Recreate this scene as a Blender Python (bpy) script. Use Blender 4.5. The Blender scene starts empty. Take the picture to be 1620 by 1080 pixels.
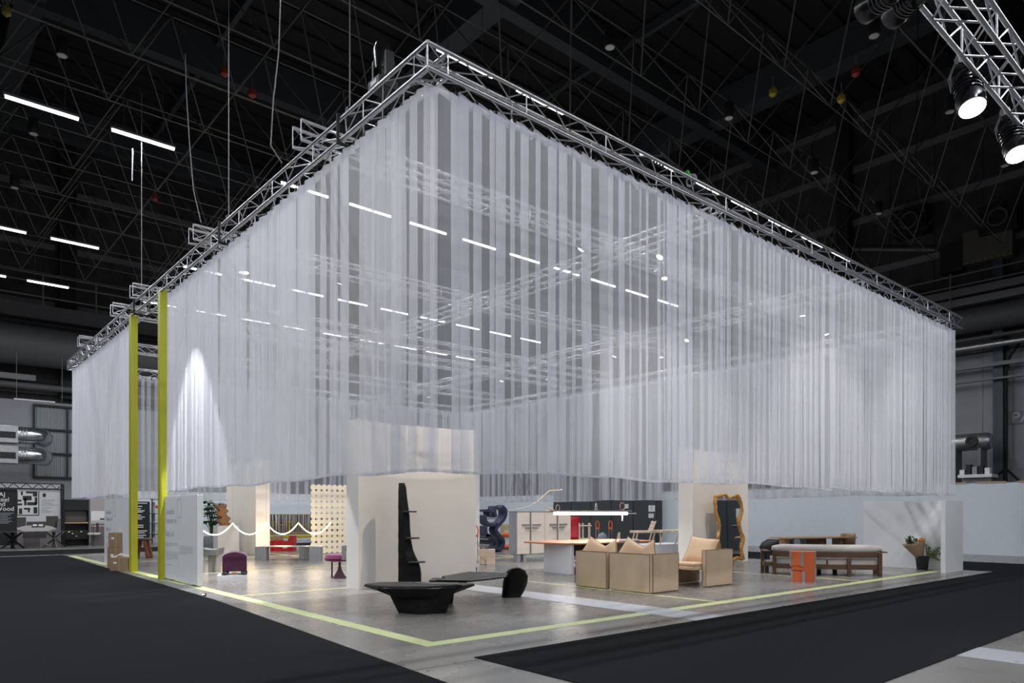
import bpy, math, random
from math import pi, sin, cos, radians
from mathutils import Vector, Matrix
random.seed(7)
rnd = random.uniform
S = bpy.context.scene
COL = S.collection

# ---------------------------------------------------------------- calibration
# world axes: x runs along the right-hand facade, y along the left-hand facade,
# the origin is the front corner of the curtained stand on the floor.
F, H, HY, CX = 1129.0, 1.55, 811.0, 810.0
Y0 = F*H/(1023-HY); X0 = (676.5-CX)/F*Y0
_n = math.hypot(1310, 1129); RX = (1310/_n, 1129/_n); LX = (-RX[1], RX[0])
def G(px, py, z=0.0):
    Y = F*(H-z)/(py-HY); X = (px-CX)/F*Y; dx, dy = X-X0, Y-Y0
    return Vector((dx*RX[0]+dy*RX[1], dx*LX[0]+dy*LX[1], z))
def onv(px, v):
    r = (px-CX)/F
    return (r*(Y0+v*LX[1])-X0-v*LX[0])/(RX[0]-r*RX[1])
def onu(px, u):
    r = (px-CX)/F
    return (X0+u*RX[0]-r*(Y0+u*RX[1]))/(r*LX[1]-LX[0])
def depth(u, v): return Y0+u*RX[1]+v*LX[1]
def zat(py, u, v): return H-(py-HY)*depth(u, v)/F
def ptv(px, py, v):
    u = onv(px, v); return Vector((u, v, zat(py, u, v)))
def ptu(px, py, u):
    v = onu(px, u); return Vector((u, v, zat(py, u, v)))
FACE = math.atan2(LX[0], RX[0])       # heading of a thing that stands square to the viewpoint

# ---------------------------------------------------------------- camera, world, exposure
cam = bpy.data.cameras.new('camera'); co = bpy.data.objects.new('camera', cam); COL.objects.link(co)
co.location = (-(X0*RX[0]+Y0*RX[1]), -(X0*LX[0]+Y0*LX[1]), H)
co.rotation_euler = (pi/2, 0, FACE)
cam.sensor_fit = 'HORIZONTAL'; cam.sensor_width = 36; cam.lens = 36*F/1620
cam.shift_y = (HY-540)/1620; cam.clip_end = 200; cam.clip_start = 0.05
S.camera = co
w = bpy.data.worlds.new('world'); S.world = w; w.use_nodes = True
w.node_tree.nodes['Background'].inputs[0].default_value = (0.55, 0.62, 0.8, 1)
w.node_tree.nodes['Background'].inputs[1].default_value = 0.02
S.view_settings.view_transform = 'Standard'; S.view_settings.look = 'None'
S.view_settings.exposure = 0.0; S.view_settings.gamma = 1.0
S.view_settings.use_curve_mapping = False
S.cycles.transparent_max_bounces = 28; S.cycles.max_bounces = 8
S.cycles.diffuse_bounces = 4; S.cycles.transmission_bounces = 8
S.cycles.sample_clamp_indirect = 4
TUBE_W = 88.0        # watts of each hall tube
FRONT_W = 330.0      # watts of each added, unseen fill head on the near truss
SPOT_W = 590.0        # watts of each stand spotlight

# ---------------------------------------------------------------- materials
MATS = {}
def lin(c): return tuple(((x/255)/12.92 if x/255 <= .04045 else ((x/255+.055)/1.055)**2.4) for x in c)
def mat(name, col, rough=.6, metal=0.0, var=0.0, scale=6.0, bump=0.0, bscale=40.0, emit=0.0, stretch=None, coat=0.0, spec=None, sheen=0.0):
    if name in MATS: return MATS[name]
    m = bpy.data.materials.new(name); m.use_nodes = True; nt = m.node_tree; N = nt.nodes; L = nt.links
    b = N['Principled BSDF']; c = lin(col) if max(col) > 1 else col
    b.inputs['Base Color'].default_value = (*c, 1); b.inputs['Roughness'].default_value = rough
    b.inputs['Metallic'].default_value = metal
    if coat: b.inputs['Coat Weight'].default_value = coat
    if spec is not None: b.inputs['Specular IOR Level'].default_value = spec
    if sheen: b.inputs['Sheen Weight'].default_value = sheen; b.inputs['Sheen Roughness'].default_value = .4
    if emit:
        b.inputs['Emission Color'].default_value = (*c, 1); b.inputs['Emission Strength'].default_value = emit
    if var or bump:
        tc = N.new('ShaderNodeTexCoord'); mp = N.new('ShaderNodeMapping'); L.new(tc.outputs['Object'], mp.inputs[0])
        if stretch: mp.inputs['Scale'].default_value = stretch
    if var:
        no = N.new('ShaderNodeTexNoise'); no.inputs['Scale'].default_value = scale; no.inputs['Detail'].default_value = 5
        L.new(mp.outputs[0], no.inputs[0]); rp = N.new('ShaderNodeValToRGB')
        rp.color_ramp.elements[0].position = .3; rp.color_ramp.elements[1].position = .7
        rp.color_ramp.elements[0].color = (*[x*(1-var) for x in c], 1)
        rp.color_ramp.elements[1].color = (*[min(1, x*(1+var)) for x in c], 1)
        L.new(no.outputs[0], rp.inputs[0]); L.new(rp.outputs[0], b.inputs['Base Color'])
    if bump:
        n2 = N.new('ShaderNodeTexNoise'); n2.inputs['Scale'].default_value = bscale; n2.inputs['Detail'].default_value = 3
        L.new(mp.outputs[0], n2.inputs[0]); bp = N.new('ShaderNodeBump'); bp.inputs['Strength'].default_value = bump
        bp.inputs['Distance'].default_value = .02
        L.new(n2.outputs[0], bp.inputs['Height']); L.new(bp.outputs[0], b.inputs['Normal'])
    MATS[name] = m; return m

def concrete():
    m = bpy.data.materials.new('polished_concrete'); m.use_nodes = True; nt = m.node_tree; N = nt.nodes; L = nt.links
    b = N['Principled BSDF']; tc = N.new('ShaderNodeTexCoord')
    n1 = N.new('ShaderNodeTexNoise'); n1.inputs['Scale'].default_value = .55; n1.inputs['Detail'].default_value = 6; n1.inputs['Roughness'].default_value = .6
    n2 = N.new('ShaderNodeTexNoise'); n2.inputs['Scale'].default_value = 45; n2.inputs['Detail'].default_value = 4
    L.new(tc.outputs['Object'], n1.inputs[0]); L.new(tc.outputs['Object'], n2.inputs[0])
    rp = N.new('ShaderNodeValToRGB'); e = rp.color_ramp.elements
    e[0].position = .3; e[0].color = (.175, .162, .150, 1); e[1].position = .72; e[1].color = (.275, .26, .247, 1)
    L.new(n1.outputs[0], rp.inputs[0])
    mx = N.new('ShaderNodeMixRGB'); mx.blend_type = 'MULTIPLY'; mx.inputs[0].default_value = .5
    r2 = N.new('ShaderNodeValToRGB'); r2.color_ramp.elements[0].position = .35; r2.color_ramp.elements[0].color = (.6, .6, .6, 1); r2.color_ramp.elements[1].position = .6
    L.new(n2.outputs[0], r2.inputs[0]); L.new(rp.outputs[0], mx.inputs[1]); L.new(r2.outputs[0], mx.inputs[2])
    L.new(mx.outputs[0], b.inputs['Base Color'])
    r3 = N.new('ShaderNodeMapRange'); r3.inputs[3].default_value = .16; r3.inputs[4].default_value = .38
    L.new(n1.outputs[0], r3.inputs[0]); L.new(r3.outputs[0], b.inputs['Roughness'])
    bp = N.new('ShaderNodeBump'); bp.inputs['Strength'].default_value = .05; bp.inputs['Distance'].default_value = .01
    n3 = N.new('ShaderNodeTexNoise'); n3.inputs['Scale'].default_value = 3; L.new(tc.outputs['Object'], n3.inputs[0])
    L.new(n3.outputs[0], bp.inputs['Height']); L.new(bp.outputs[0], b.inputs['Normal'])
    return m

def sheer(name, col, k):
    # woven sheer: threads cover more of the view the more obliquely the cloth is seen
    m = bpy.data.materials.new(name); m.use_nodes = True; nt = m.node_tree; N = nt.nodes; L = nt.links
    N.remove(N['Principled BSDF']); out = N['Material Output']
    df = N.new('ShaderNodeBsdfDiffuse'); tl = N.new('ShaderNodeBsdfTranslucent'); tr = N.new('ShaderNodeBsdfTransparent')
    df.inputs[0].default_value = tl.inputs[0].default_value = (*col, 1)
    a = N.new('ShaderNodeMixShader'); a.inputs[0].default_value = .5
    L.new(df.outputs[0], a.inputs[1]); L.new(tl.outputs[0], a.inputs[2])
    g = N.new('ShaderNodeNewGeometry'); d = N.new('ShaderNodeVectorMath'); d.operation = 'DOT_PRODUCT'
    L.new(g.outputs['Incoming'], d.inputs[0]); L.new(g.outputs['True Normal'], d.inputs[1])
    ab = N.new('ShaderNodeMath'); ab.operation = 'ABSOLUTE'; L.new(d.outputs['Value'], ab.inputs[0])
    mxx = N.new('ShaderNodeMath'); mxx.operation = 'MAXIMUM'; mxx.inputs[1].default_value = .18; L.new(ab.outputs[0], mxx.inputs[0])
    dv = N.new('ShaderNodeMath'); dv.operation = 'DIVIDE'; dv.inputs[0].default_value = 1; L.new(mxx.outputs[0], dv.inputs[1])
    pw = N.new('ShaderNodeMath'); pw.operation = 'POWER'; pw.inputs[0].default_value = 1-k; L.new(dv.outputs[0], pw.inputs[1])
    mix = N.new('ShaderNodeMixShader'); L.new(pw.outputs[0], mix.inputs[0])
    L.new(a.outputs[0], mix.inputs[1]); L.new(tr.outputs[0], mix.inputs[2]); L.new(mix.outputs[0], out.inputs[0])
    return m

M_conc = concrete()
M_sheer = sheer('sheer_white_voile', (.88, .88, .93), .27)
M_hem = sheer('sheer_voile_doubled', (.80, .81, .87), .45)
M_carpet = mat('black_carpet', (.0135, .0142, .0165), .95, var=.45, scale=160, bump=.4, bscale=300, spec=.1)
M_tape = mat('lime_floor_tape', (.56, .61, .30), .45, var=.08, scale=3)
M_alu = mat('truss_aluminium', (.52, .52, .54), .36, .85, var=.12, scale=20)
M_alu2 = mat('dull_aluminium', (.34, .34, .36), .45, .7)
M_pipe = mat('dark_grid_pipe', (.12, .115, .105), .5, .5)
M_white = mat('white_painted_board', (.76, .765, .79), .6, var=.02, scale=2)
M_pod = mat('warm_white_plaster', (.80, .77, .735), .7, var=.02, scale=2)
M_black = mat('matt_black', (.009, .009, .010), .55)
M_gloss = mat('glossy_black_housing', (.012, .012, .014), .22, .2)
M_rubber = mat('black_rubber', (.01, .01, .01), .8)
M_lime = mat('lime_yellow_paint', (.40, .405, .012), .5)
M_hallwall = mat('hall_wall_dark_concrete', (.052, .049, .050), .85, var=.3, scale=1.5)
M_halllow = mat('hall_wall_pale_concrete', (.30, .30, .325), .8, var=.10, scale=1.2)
M_rail = mat('grey_wall_rail', (.17, .17, .18), .6)
M_roof = mat('roof_deck_dark', (.014, .014, .016), .8)
M_beam = mat('roof_beam_blue_grey', (.055, .062, .07), .6)
M_col = mat('column_blue_grey', (.045, .06, .075), .5)
M_part = mat('pale_blue_partition', (.68, .715, .77), .7, var=.02)
M_duct = mat('galvanised_duct', (.42, .42, .43), .35, .85, var=.1, scale=5)
M_ductdark = mat('painted_dark_duct', (.085, .085, .09), .6)
M_tube = mat('lit_tube', (.92, .95, 1.0), .5, emit=7.0)
M_lens = mat('lit_lamp_lens', (1.0, .93, .80), .5, emit=9.0)
M_warm = mat('lit_warm_rope', (1.0, .78, .52), .5, emit=5.0)
M_door = mat('grey_steel_door', (.055, .06, .065), .5)
M_paper = mat('white_paper', (.8, .8, .8), .8)
M_ink = mat('grey_ink', (.30, .31, .36), .8)
M_blackink = mat('black_ink', (.015, .015, .015), .8)
M_char = mat('charred_black_wood', (.0065, .0065, .007), .42, var=.5, scale=8, bump=.5, bscale=26, spec=.3)
M_leather = mat('beige_leather', (.66, .50, .35), .48, var=.05, scale=3, bump=.12, bscale=60)
M_seam = mat('dark_leather_piping', (.14, .085, .05), .6)
M_cush = mat('pale_tan_leather_cushion', (.70, .49, .31), .5, var=.06, scale=5, bump=.15, bscale=30)
M_orange = mat('orange_lacquer', (.56, .115, .035), .45, var=.05, scale=12)
M_steel = mat('brushed_steel', (.60, .60, .61), .3, .9, stretch=(30, 1, 1), var=.1, scale=6)
M_chrome = mat('chrome', (.8, .8, .8), .1, 1.0)
M_walnut = mat('dark_stained_oak', (.090, .048, .026), .5, var=.35, scale=5, stretch=(1, 8, 8))
M_oak = mat('light_oak', (.50, .33, .19), .5, var=.2, scale=5, stretch=(1, 8, 8))
M_birch = mat('pale_birch', (.70, .55, .42), .5, var=.08, scale=6)
M_fabric = mat('pale_grey_wool', (.48, .44, .43), .9, bump=.3, bscale=160, sheen=.3)
M_purple = mat('plum_velvet', (.060, .006, .036), .85, var=.25, scale=4, sheen=.5)
M_violet = mat('violet_lacquer', (.13, .015, .16), .45)
M_magenta = mat('magenta_velvet', (.13, .006, .062), .8, sheen=.6)
M_navy = mat('navy_velvet', (.016, .018, .065), .75, sheen=.5)
M_red = mat('red_lacquer', (.48, .010, .018), .4)
M_cork = mat('cork_brown', (.34, .17, .075), .8, var=.25, scale=30)
M_kraft = mat('kraft_cardboard', (.30, .20, .125), .85, var=.08, scale=6)
M_gold = mat('golden_burl_wood', (.46, .235, .055), .3, var=.35, scale=7, coat=.5, bump=.3, bscale=9)
M_mirror = mat('mirror_glass', (.85, .87, .87), .02, 1.0)
M_leaf = mat('plant_leaf_green', (.030, .085, .025), .5, var=.3, scale=10)
M_cream = mat('cream_screen_discs', (.78, .71, .58), .6)
M_reed = mat('brown_reeds', (.13, .075, .035), .7, var=.4, scale=20)
M_pinkwall = mat('whitewashed_cabinet', (.70, .63, .58), .55, var=.05, scale=3, stretch=(1, 1, 6))
M_grey = mat('grey_veneer', (.30, .30, .34), .55, var=.1, scale=4, stretch=(1, 1, .2))
M_tabletop = mat('salmon_wood_top', (.50, .20, .10), .4, var=.12, scale=4)
M_stone = mat('grey_terrazzo', (.24, .24, .25), .6, var=.2, scale=30)
M_rust = mat('russet_wood', (.20, .055, .022), .5, var=.2, scale=9)
M_cover = mat('steel_floor_cover', (.50, .51, .55), .4, .25, var=.06, scale=2)

# ---------------------------------------------------------------- mesh helpers
class MB:
    def __init__(s): s.v = []; s.f = []
    def add(s, vs, fs):
        o = len(s.v); s.v += [tuple(p) for p in vs]; s.f += [tuple(i+o for i in f) for f in fs]; return s
    def box(s, x0, x1, y0, y1, z0, z1, M=None):
        vs = [Vector((x, y, z)) for z in (z0, z1) for y in (y0, y1) for x in (x0, x1)]
        if M is not None: vs = [M @ p for p in vs]
        return s.add(vs, [(0, 2, 3, 1), (4, 5, 7, 6), (0, 1, 5, 4), (2, 6, 7, 3), (0, 4, 6, 2), (1, 3, 7, 5)])
    def prism(s, poly, z0, z1, M=None):      # poly counter-clockwise
        n = len(poly); vs = [Vector((*p, z0)) for p in poly]+[Vector((*p, z1)) for p in poly]
        if M is not None: vs = [M @ p for p in vs]
        fs = [tuple(range(n-1, -1, -1)), tuple(range(n, 2*n))]+[(i, (i+1) % n, n+(i+1) % n, n+i) for i in range(n)]
        return s.add(vs, fs)
    def path(s, pts, r, n=8, closed=False):
        pts = [Vector(p) for p in pts]; m = len(pts); rings = []; up = Vector((0, 0, 1)); prev = None
        for i, p in enumerate(pts):
            if closed: t = pts[(i+1) % m]-pts[i-1]
            else: t = pts[min(i+1, m-1)]-pts[max(i-1, 0)]
            t.normalize()
            if prev is None:
                a = t.cross(up if abs(t.z) < .95 else Vector((1, 0, 0))).normalized()
            else: a = (prev-t*prev.dot(t)).normalized()
            prev = a; b = t.cross(a); rr = r[i] if isinstance(r, (list, tuple)) else r
            rings.append([p+a*(rr*cos(2*pi*k/n))+b*(rr*sin(2*pi*k/n)) for k in range(n)])
        vs = [q for g in rings for q in g]; fs = []
        for i in range(m if closed else m-1):
            j = (i+1) % m
            for k in range(n): fs.append((i*n+k, i*n+(k+1) % n, j*n+(k+1) % n, j*n+k))
        if not closed: fs += [tuple(range(n-1, -1, -1)), tuple((m-1)*n+k for k in range(n))]
        return s.add(vs, fs)
    def tube(s, p, q, r, n=8): return s.path([p, q], r, n)
    def lathe(s, prof, n=20, c=(0, 0, 0)):   # prof: (r,z) from bottom to top
        vs = []; fs = []; m = len(prof)
        for r, z in prof: vs += [(c[0]+r*cos(2*pi*k/n), c[1]+r*sin(2*pi*k/n), c[2]+z) for k in range(n)]
        for i in range(m-1):
            for k in range(n): fs.append((i*n+k, i*n+(k+1) % n, (i+1)*n+(k+1) % n, (i+1)*n+k))
        fs += [tuple(range(n-1, -1, -1)), tuple((m-1)*n+k for k in range(n))]
        return s.add(vs, fs)
    def loft(s, rings):                       # rings: equal-length closed loops, bottom to top
        n = len(rings[0]); vs = [p for r in rings for p in r]; fs = []
        for i in range(len(rings)-1):
            for k in range(n): fs.append((i*n+k, i*n+(k+1) % n, (i+1)*n+(k+1) % n, (i+1)*n+k))
        fs += [tuple(range(n-1, -1, -1)), tuple((len(rings)-1)*n+k for k in range(n))]
        return s.add(vs, fs)
    def grid(s, rows):
        n = len(rows[0]); vs = [p for r in rows for p in r]
        return s.add(vs, [(i*n+j, i*n+j+1, (i+1)*n+j+1, (i+1)*n+j) for i in range(len(rows)-1) for j in range(n-1)])
    def build(s, name, m, parent=None, loc=None, rz=0, bevel=0, sub=0, flat=False, thick=0, label=None, kind=None, ang=.7):
        me = bpy.data.meshes.new(name); me.from_pydata(s.v, [], s.f); me.validate(); me.materials.append(m)
        if not flat:
            me.shade_smooth(); me.set_sharp_from_angle(angle=ang)
        o = bpy.data.objects.new(name, me); COL.objects.link(o)
        if parent is not None: o.parent = parent
        if loc is not None: o.location = loc
        if rz: o.rotation_euler.z = rz
        if thick:
            x = o.modifiers.new('solid', 'SOLIDIFY'); x.thickness = thick; x.offset = 0
        if bevel:
            x = o.modifiers.new('bevel', 'BEVEL'); x.width = bevel; x.segments = 3; x.limit_method = 'ANGLE'; x.harden_normals = False
        if sub:
            x = o.modifiers.new('sub', 'SUBSURF'); x.levels = sub; x.render_levels = sub
        if label: o['label'] = label
        if kind: o['kind'] = kind
        return o
def tag(o, label, cat, group=None, kind=None):
    o['label'] = label; o['category'] = cat
    if group: o['group'] = group
    if kind: o['kind'] = kind
    return o
def thing(name, loc, rz, label, cat, group=None):
    o = bpy.data.objects.new(name, None); COL.objects.link(o); o.location = loc; o.rotation_euler.z = rz
    o.empty_display_size = .1
    return tag(o, label, cat, group)
def struct(o): o['kind'] = 'structure'; return o
def sbox(name, x0, x1, y0, y1, z0, z1, m, parent=None, bevel=0):
    o = MB().box(x0, x1, y0, y1, z0, z1).build(name, m, parent, bevel=bevel)
    if parent is None: o['kind'] = 'structure'
    return o
def pbox(name, x0, x1, y0, y1, z0, z1, m, parent, bevel=0, **k):
    return MB().box(x0, x1, y0, y1, z0, z1).build(name, m, parent, bevel=bevel, **k)
def dup(root, loc, rz=None, label=None, group=None):
    r = root.copy(); COL.objects.link(r); r.location = loc
    if rz is not None: r.rotation_euler.z = rz
    if label: r['label'] = label
    if group: r['group'] = group
    for ch in list(root.children):
        c = ch.copy(); COL.objects.link(c); c.parent = r
        for g in ch.children:
            d = g.copy(); COL.objects.link(d); d.parent = c
    return r
BARS = {}
def bar(name, p, q, r, m, parent, n=8):       # a straight tube; alike bars share one mesh
    key = (m.name, n)
    if key not in BARS:
        me = bpy.data.meshes.new('bar'); b = MB().lathe([(1, 0), (1, 1)], n)
        me.from_pydata(b.v, [], b.f); me.materials.append(m); me.shade_smooth(); me.set_sharp_from_angle(angle=.9); BARS[key] = me
    p, q = Vector(p), Vector(q); d = q-p; L = d.length
    o = bpy.data.objects.new(name, BARS[key]); COL.objects.link(o); o.parent = parent
    o.matrix_local = Matrix.Translation(p) @ d.to_track_quat('Z', 'Y').to_matrix().to_4x4() @ Matrix.Diagonal((r, r, L, 1))
    return o
def text(s, size, m, parent, loc, rot, align='LEFT', name='lettering', ext=.001, spacing=1.0, sx=1.0):
    c = bpy.data.curves.new(name, 'FONT'); c.body = s; c.size = size; c.align_x = align; c.extrude = ext; c.space_character = spacing
    c.materials.append(m); o = bpy.data.objects.new(name, c); COL.objects.link(o); o.parent = parent
    me = bpy.data.meshes.new_from_object(o); COL.objects.unlink(o); bpy.data.objects.remove(o)
    o = bpy.data.objects.new(name, me); COL.objects.link(o); o.parent = parent
    o.location = loc; o.rotation_euler = rot; o.scale.x = sx
    return o

# ---------------------------------------------------------------- hall shell
HU, HV, HZ = 31.0, 37.0, 21.5
fl = sbox('floor', -32, HU+.3, -17, HV+.3, -.3, 0, M_conc)
# floor markings and covers as parts of the floor
def tape(x0, x1, y0, y1, i=0): return MB().box(x0, x1, y0, y1, .0002, .0022+.0006*i).build('floor_tape', M_tape, fl)
tape(0, .22, 0, 23.05); tape(0, 17.9, 0, .22, 1); tape(0, 17.9, 22.83, 23.05, 1); tape(17.7, 17.9, 0, 23.05)
for u in (6.12, 11.9): tape(u, u+.1, .2, 22.9, 2)
for v in (6.45, 12.0, 18.0): tape(.2, 2.4 if v < 7 else 17.7, v, v+.1, 3)
ch = MB().box(4.06, 4.80, -14, 6.0, .0003, .004).build('floor_duct_cover', M_cover, fl)
for k in range(8):
    MB().box(4.06, 4.80, -14+2.5*k, -13.985+2.5*k, .004, .0048).build('cover_joint', M_rail, fl)
for k in range(6):
    MB().lathe([(.018, 0), (.018, .002)], 10, (4.16+.54*(k % 2), -4.7+.9*(k//2), .004)).build('cover_bolt', M_alu2, fl)
for v in (-.95, 6.05, -7.2): MB().box(-20, 31, v, v+.012, .0001, .0012).build('floor_joint', M_rail, fl)
def carpet(name, poly, lab):
    o = MB().prism(poly, .0004, .009).build(name, M_carpet); return tag(o, lab, 'carpet')
carpet('black_carpet', [(-20, -16), (-1.62, -16), (-.86, -1.57), (-.37, 6.16), (-.04, 23.6), (-20, 23.9)], 'wide black carpet along the left curtain side, below the yellow gate')
carpet('carpet_runner', [(.03, -4.17), (17.3, -4.17), (17.3, -.95), (.03, -.84)], 'black carpet runner along the right curtain side in the foreground')
carpet('carpet_runner', [(17.3, -16), (21.1, -16), (21.1, 30), (17.6, 30), (17.3, -.95)], 'black carpet runner behind the white end wall by the pale partition')
carpet('carpet_runner', [(-20, 24.3), (17.5, 24.3), (17.5, 28.1), (-20, 28.1)], 'black carpet runner in front of the furniture posters at the far left')

wr = sbox('wall_right', HU, HU+.3, -17, HV, 0, HZ, M_hallwall)
wb = sbox('wall_back', -32, HU, HV, HV+.3, 0, HZ, M_hallwall)
sbox('wall_left', -32.3, -32, -17, HV, 0, HZ, M_hallwall)
sbox('wall_front', -32, HU, -17.3, -17, 0, HZ, M_hallwall)
# concrete wall panels (right and back), each standing proud of its joints
for k in range(26):
    y = -12+1.9*k
    if y+1.9 > HV: break
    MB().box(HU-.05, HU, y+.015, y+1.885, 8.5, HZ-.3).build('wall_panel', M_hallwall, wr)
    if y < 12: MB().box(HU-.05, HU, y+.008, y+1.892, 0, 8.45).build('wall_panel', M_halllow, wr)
for k in range(24):
    x = -16+1.9*k
    MB().box(x+.015, x+1.885, HV-.05, HV, 8.5, HZ-.3).build('wall_panel', M_hallwall, wb)
for z in (10.4, 13.0, 15.6, 18.2, 20.6):
    for a, b in ((-12, 8.7), (9.3, 21.0), (21.8, 36)):
        MB().box(HU-.16, HU-.05, a, b, z, z+.30).build('wall_rail', M_rail, wr)
for z in (9.3, 12.2, 15.2, 18.2):
    for a, b in ((-16, 1.6), (2.6, 12), (12.8, 30)):
        MB().box(a, b, HV-.16, HV-.05, z, z+.30).build('wall_rail', M_rail, wb)
for y in (-6.2, 9.0, 21.4, 33.0):
    MB().box(HU-.65, HU-.05, y-.3, y+.3, 8.4, HZ).build('wall_pier', M_roof, wr)
for x in (-12, 2.1, 12.4, 23.0):
    MB().box(x-.35, x+.35, HV-.65, HV-.05, 7.5, HZ).build('wall_pier', M_roof, wb)
# slanting wind braces on the right wall
MB().path([(HU-.2, 21, 18.0), (HU-.2, 5, 13.4)], .09, 6).build('wind_brace', M_rail, wr)
MB().path([(HU-.2, 25, 18.0), (HU-.2, 33, 10.5)], .09, 6).build('wind_brace', M_rail, wr)

ce = sbox('ceiling', -32, HU, -17, HV, HZ, HZ+.3, M_roof)
for k in range(50):
    MB().box(-32, HU, -16+1.06*k, -15.7+1.06*k, HZ-.12, HZ).build('roof_rib', M_roof, ce)
for v in (-8, 2.5, 13, 24, 34):
    MB().box(-32, HU, v-.25, v+.25, HZ-1.7, HZ-.12).build('roof_beam', M_beam, ce)
for u in (-14, -1, 12, 25):
    MB().box(u-.45, u+.45, -17, HV, HZ-1.5, HZ-.13).build('roof_beam', M_beam, ce)
for u in (-20, -8, 5.5, 18.5):
    MB().box(u-.1, u+.1, -17, HV, HZ-.5, HZ-.13).build('roof_beam', M_beam, ce)

# pale partition walls that close the floor area off
pr = sbox('trim_1', 25.75, 25.9, -16, 33, 0, 2.65, M_part)
for k in range(28): MB().box(25.72, 25.94, -14+1.25*k, -13.99+1.25*k+.9, 2.65, 2.70).build('partition_cap', M_oak, pr)
sbox('trim_2', 3.9, 25.75, 33.0, 33.15, 0, 2.65, M_part)

# grey steel door block in the partition, with notices
ya, yb = onu(1045, 25.6), onu(881, 25.6)
db = sbox('wall_doors', 25.3, 25.74, ya, yb, 0, 3.3, M_door)
for k in range(5):
    y = ya+(yb-ya)*k/5
    d = pbox('door_leaf', 25.26, 25.30, y+.04, y+(yb-ya)/5-.04, .02, 3.0, M_door, db, bevel=.01)
for (a, b, c, d) in ((1026, 1036, 799, 809), (1026, 1034, 812, 819), (989, 994, 797, 804)):
    y1, y0 = onu(a, 25.24), onu(b, 25.24)
    o = MB().box(25.235, 25.255, y0, y1, zat(d, 25.24, y0), zat(c, 25.24, y0)).build('paper_notice', M_paper, db)
    for j in range(3):
        zz = zat(d, 25.24, y0)+.10+.09*j
        MB().box(25.23, 25.234, y0+.12, y1-.12, zz, zz+.025).build('print_line', M_ink, o)
for px in (893, 941, 976):
    y = onu(px, 25.2)
    for zz in (2.35, 2.55): MB().box(25.22, 25.26, y-.05, y+.05, zz, zz+.10).build('door_fitting', M_black, db)
d2 = sbox('wall_doors_side', 25.35, 25.74, -9.0, .1, 0, 3.1, M_door)
for k in range(6):
    y = -8.9+1.48*k
    o = pbox('door_leaf', 25.31, 25.35, y+.03, y+1.45, .02, 2.95, M_door, d2, bevel=.01)
    MB().tube((25.27, y+.3, 1.15), (25.27, y+1.2, 1.15), .03).build('push_bar', M_alu2, o)
    pbox('paper_notice', 25.295, 25.305, y+.5, y+.95, 1.5, 1.95, M_paper, o)
    pbox('closer', 25.24, 25.31, y+.2, y+.8, 2.7, 2.8, M_alu2, o)
# the same kind of doors close the hall behind the viewpoint (seen in the mirror)
df = sbox('wall_doors_front', -4, 30, -16.9, -16.4, 0, 6.5, M_door)
for k in range(12):
    o = pbox('door_leaf', -3.9+2.8*k, -1.2+2.8*k, -16.4, -16.34, .05, 3.4, M_door, df, bevel=.02)
    MB().tube((-3.6+2.8*k, -16.28, 1.05), (-1.7+2.8*k, -16.28, 1.05), .03).build('push_bar', M_alu2, o)
    pbox('paper_notice', -3.0+2.8*k, -2.6+2.8*k, -16.335, -16.325, 1.5, 1.95, M_paper, o)

# ---------------------------------------------------------------- hall lighting: rows of tubes
tube_proto = None
def tube_at(u, v, z, grp, lab):
    global tube_proto
    if tube_proto is None:
        t = thing('light_tube', (u, v, z), 0, lab, 'light', grp)
        MB().box(0, 1.5, -.05, .05, .0, .06).build('batten', M_alu2, t, bevel=.008)
        MB().tube((.03, 0, -.03), (1.47, 0, -.03), .034, 10).build('tube', M_tube, t)
        MB().path([(.3, 0, .06), (.3, 0, 1.39)], .006, 5).build('hanger', M_pipe, t)
        MB().path([(1.2, 0, .06), (1.2, 0, 1.39)], .006, 5).build('hanger', M_pipe, t)
        ld = bpy.data.lights.new('tube_light', 'AREA'); ld.shape = 'RECTANGLE'; ld.size = 1.44; ld.size_y = .07
        ld.energy = TUBE_W; ld.color = (.90, .95, 1.0)
        lo = bpy.data.objects.new('tube_light', ld); COL.objects.link(lo); lo.parent = t; lo.location = (.75, 0, -.07)
        tube_proto = t; return t
    return dup(tube_proto, (u, v, z), None, lab, grp)
ORD = ['first', 'second', 'third', 'fourth', 'fifth', 'sixth', 'seventh', 'eighth', 'ninth', 'tenth', 'eleventh', 'twelfth', 'thirteenth', 'fourteenth', 'fifteenth', 'sixteenth', 'seventeenth', 'eighteenth', 'nineteenth', 'twentieth', 'last']
rows = [(5.12, 'nearest the front corner', lambda k: k != 5, -7, 11),
        (12.9, 'second from the front corner', lambda k: True, -7, 11),
        (22.1, 'third from the front corner', lambda k: True, -7, 11),
        (28.0, 'farthest from the front corner', lambda k: True, -5, 11),
        (-6.0, 'above the foreground aisle', lambda k: True, -7, 9),
        (-13.0, 'behind the viewpoint', lambda k: True, -7, 9)]
for v, nm, ok, a, b in rows:
    c_ = 0
    for k in range(b, a-1, -1):
        if ok(k) and k != 2:
            tube_at(-2.82+2.16*k, v, 11.03, 'fluorescent tubes of the row '+nm, 'white fluorescent tube, %s from right in row %s' % (ORD[c_], nm)); c_ += 1

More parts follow.
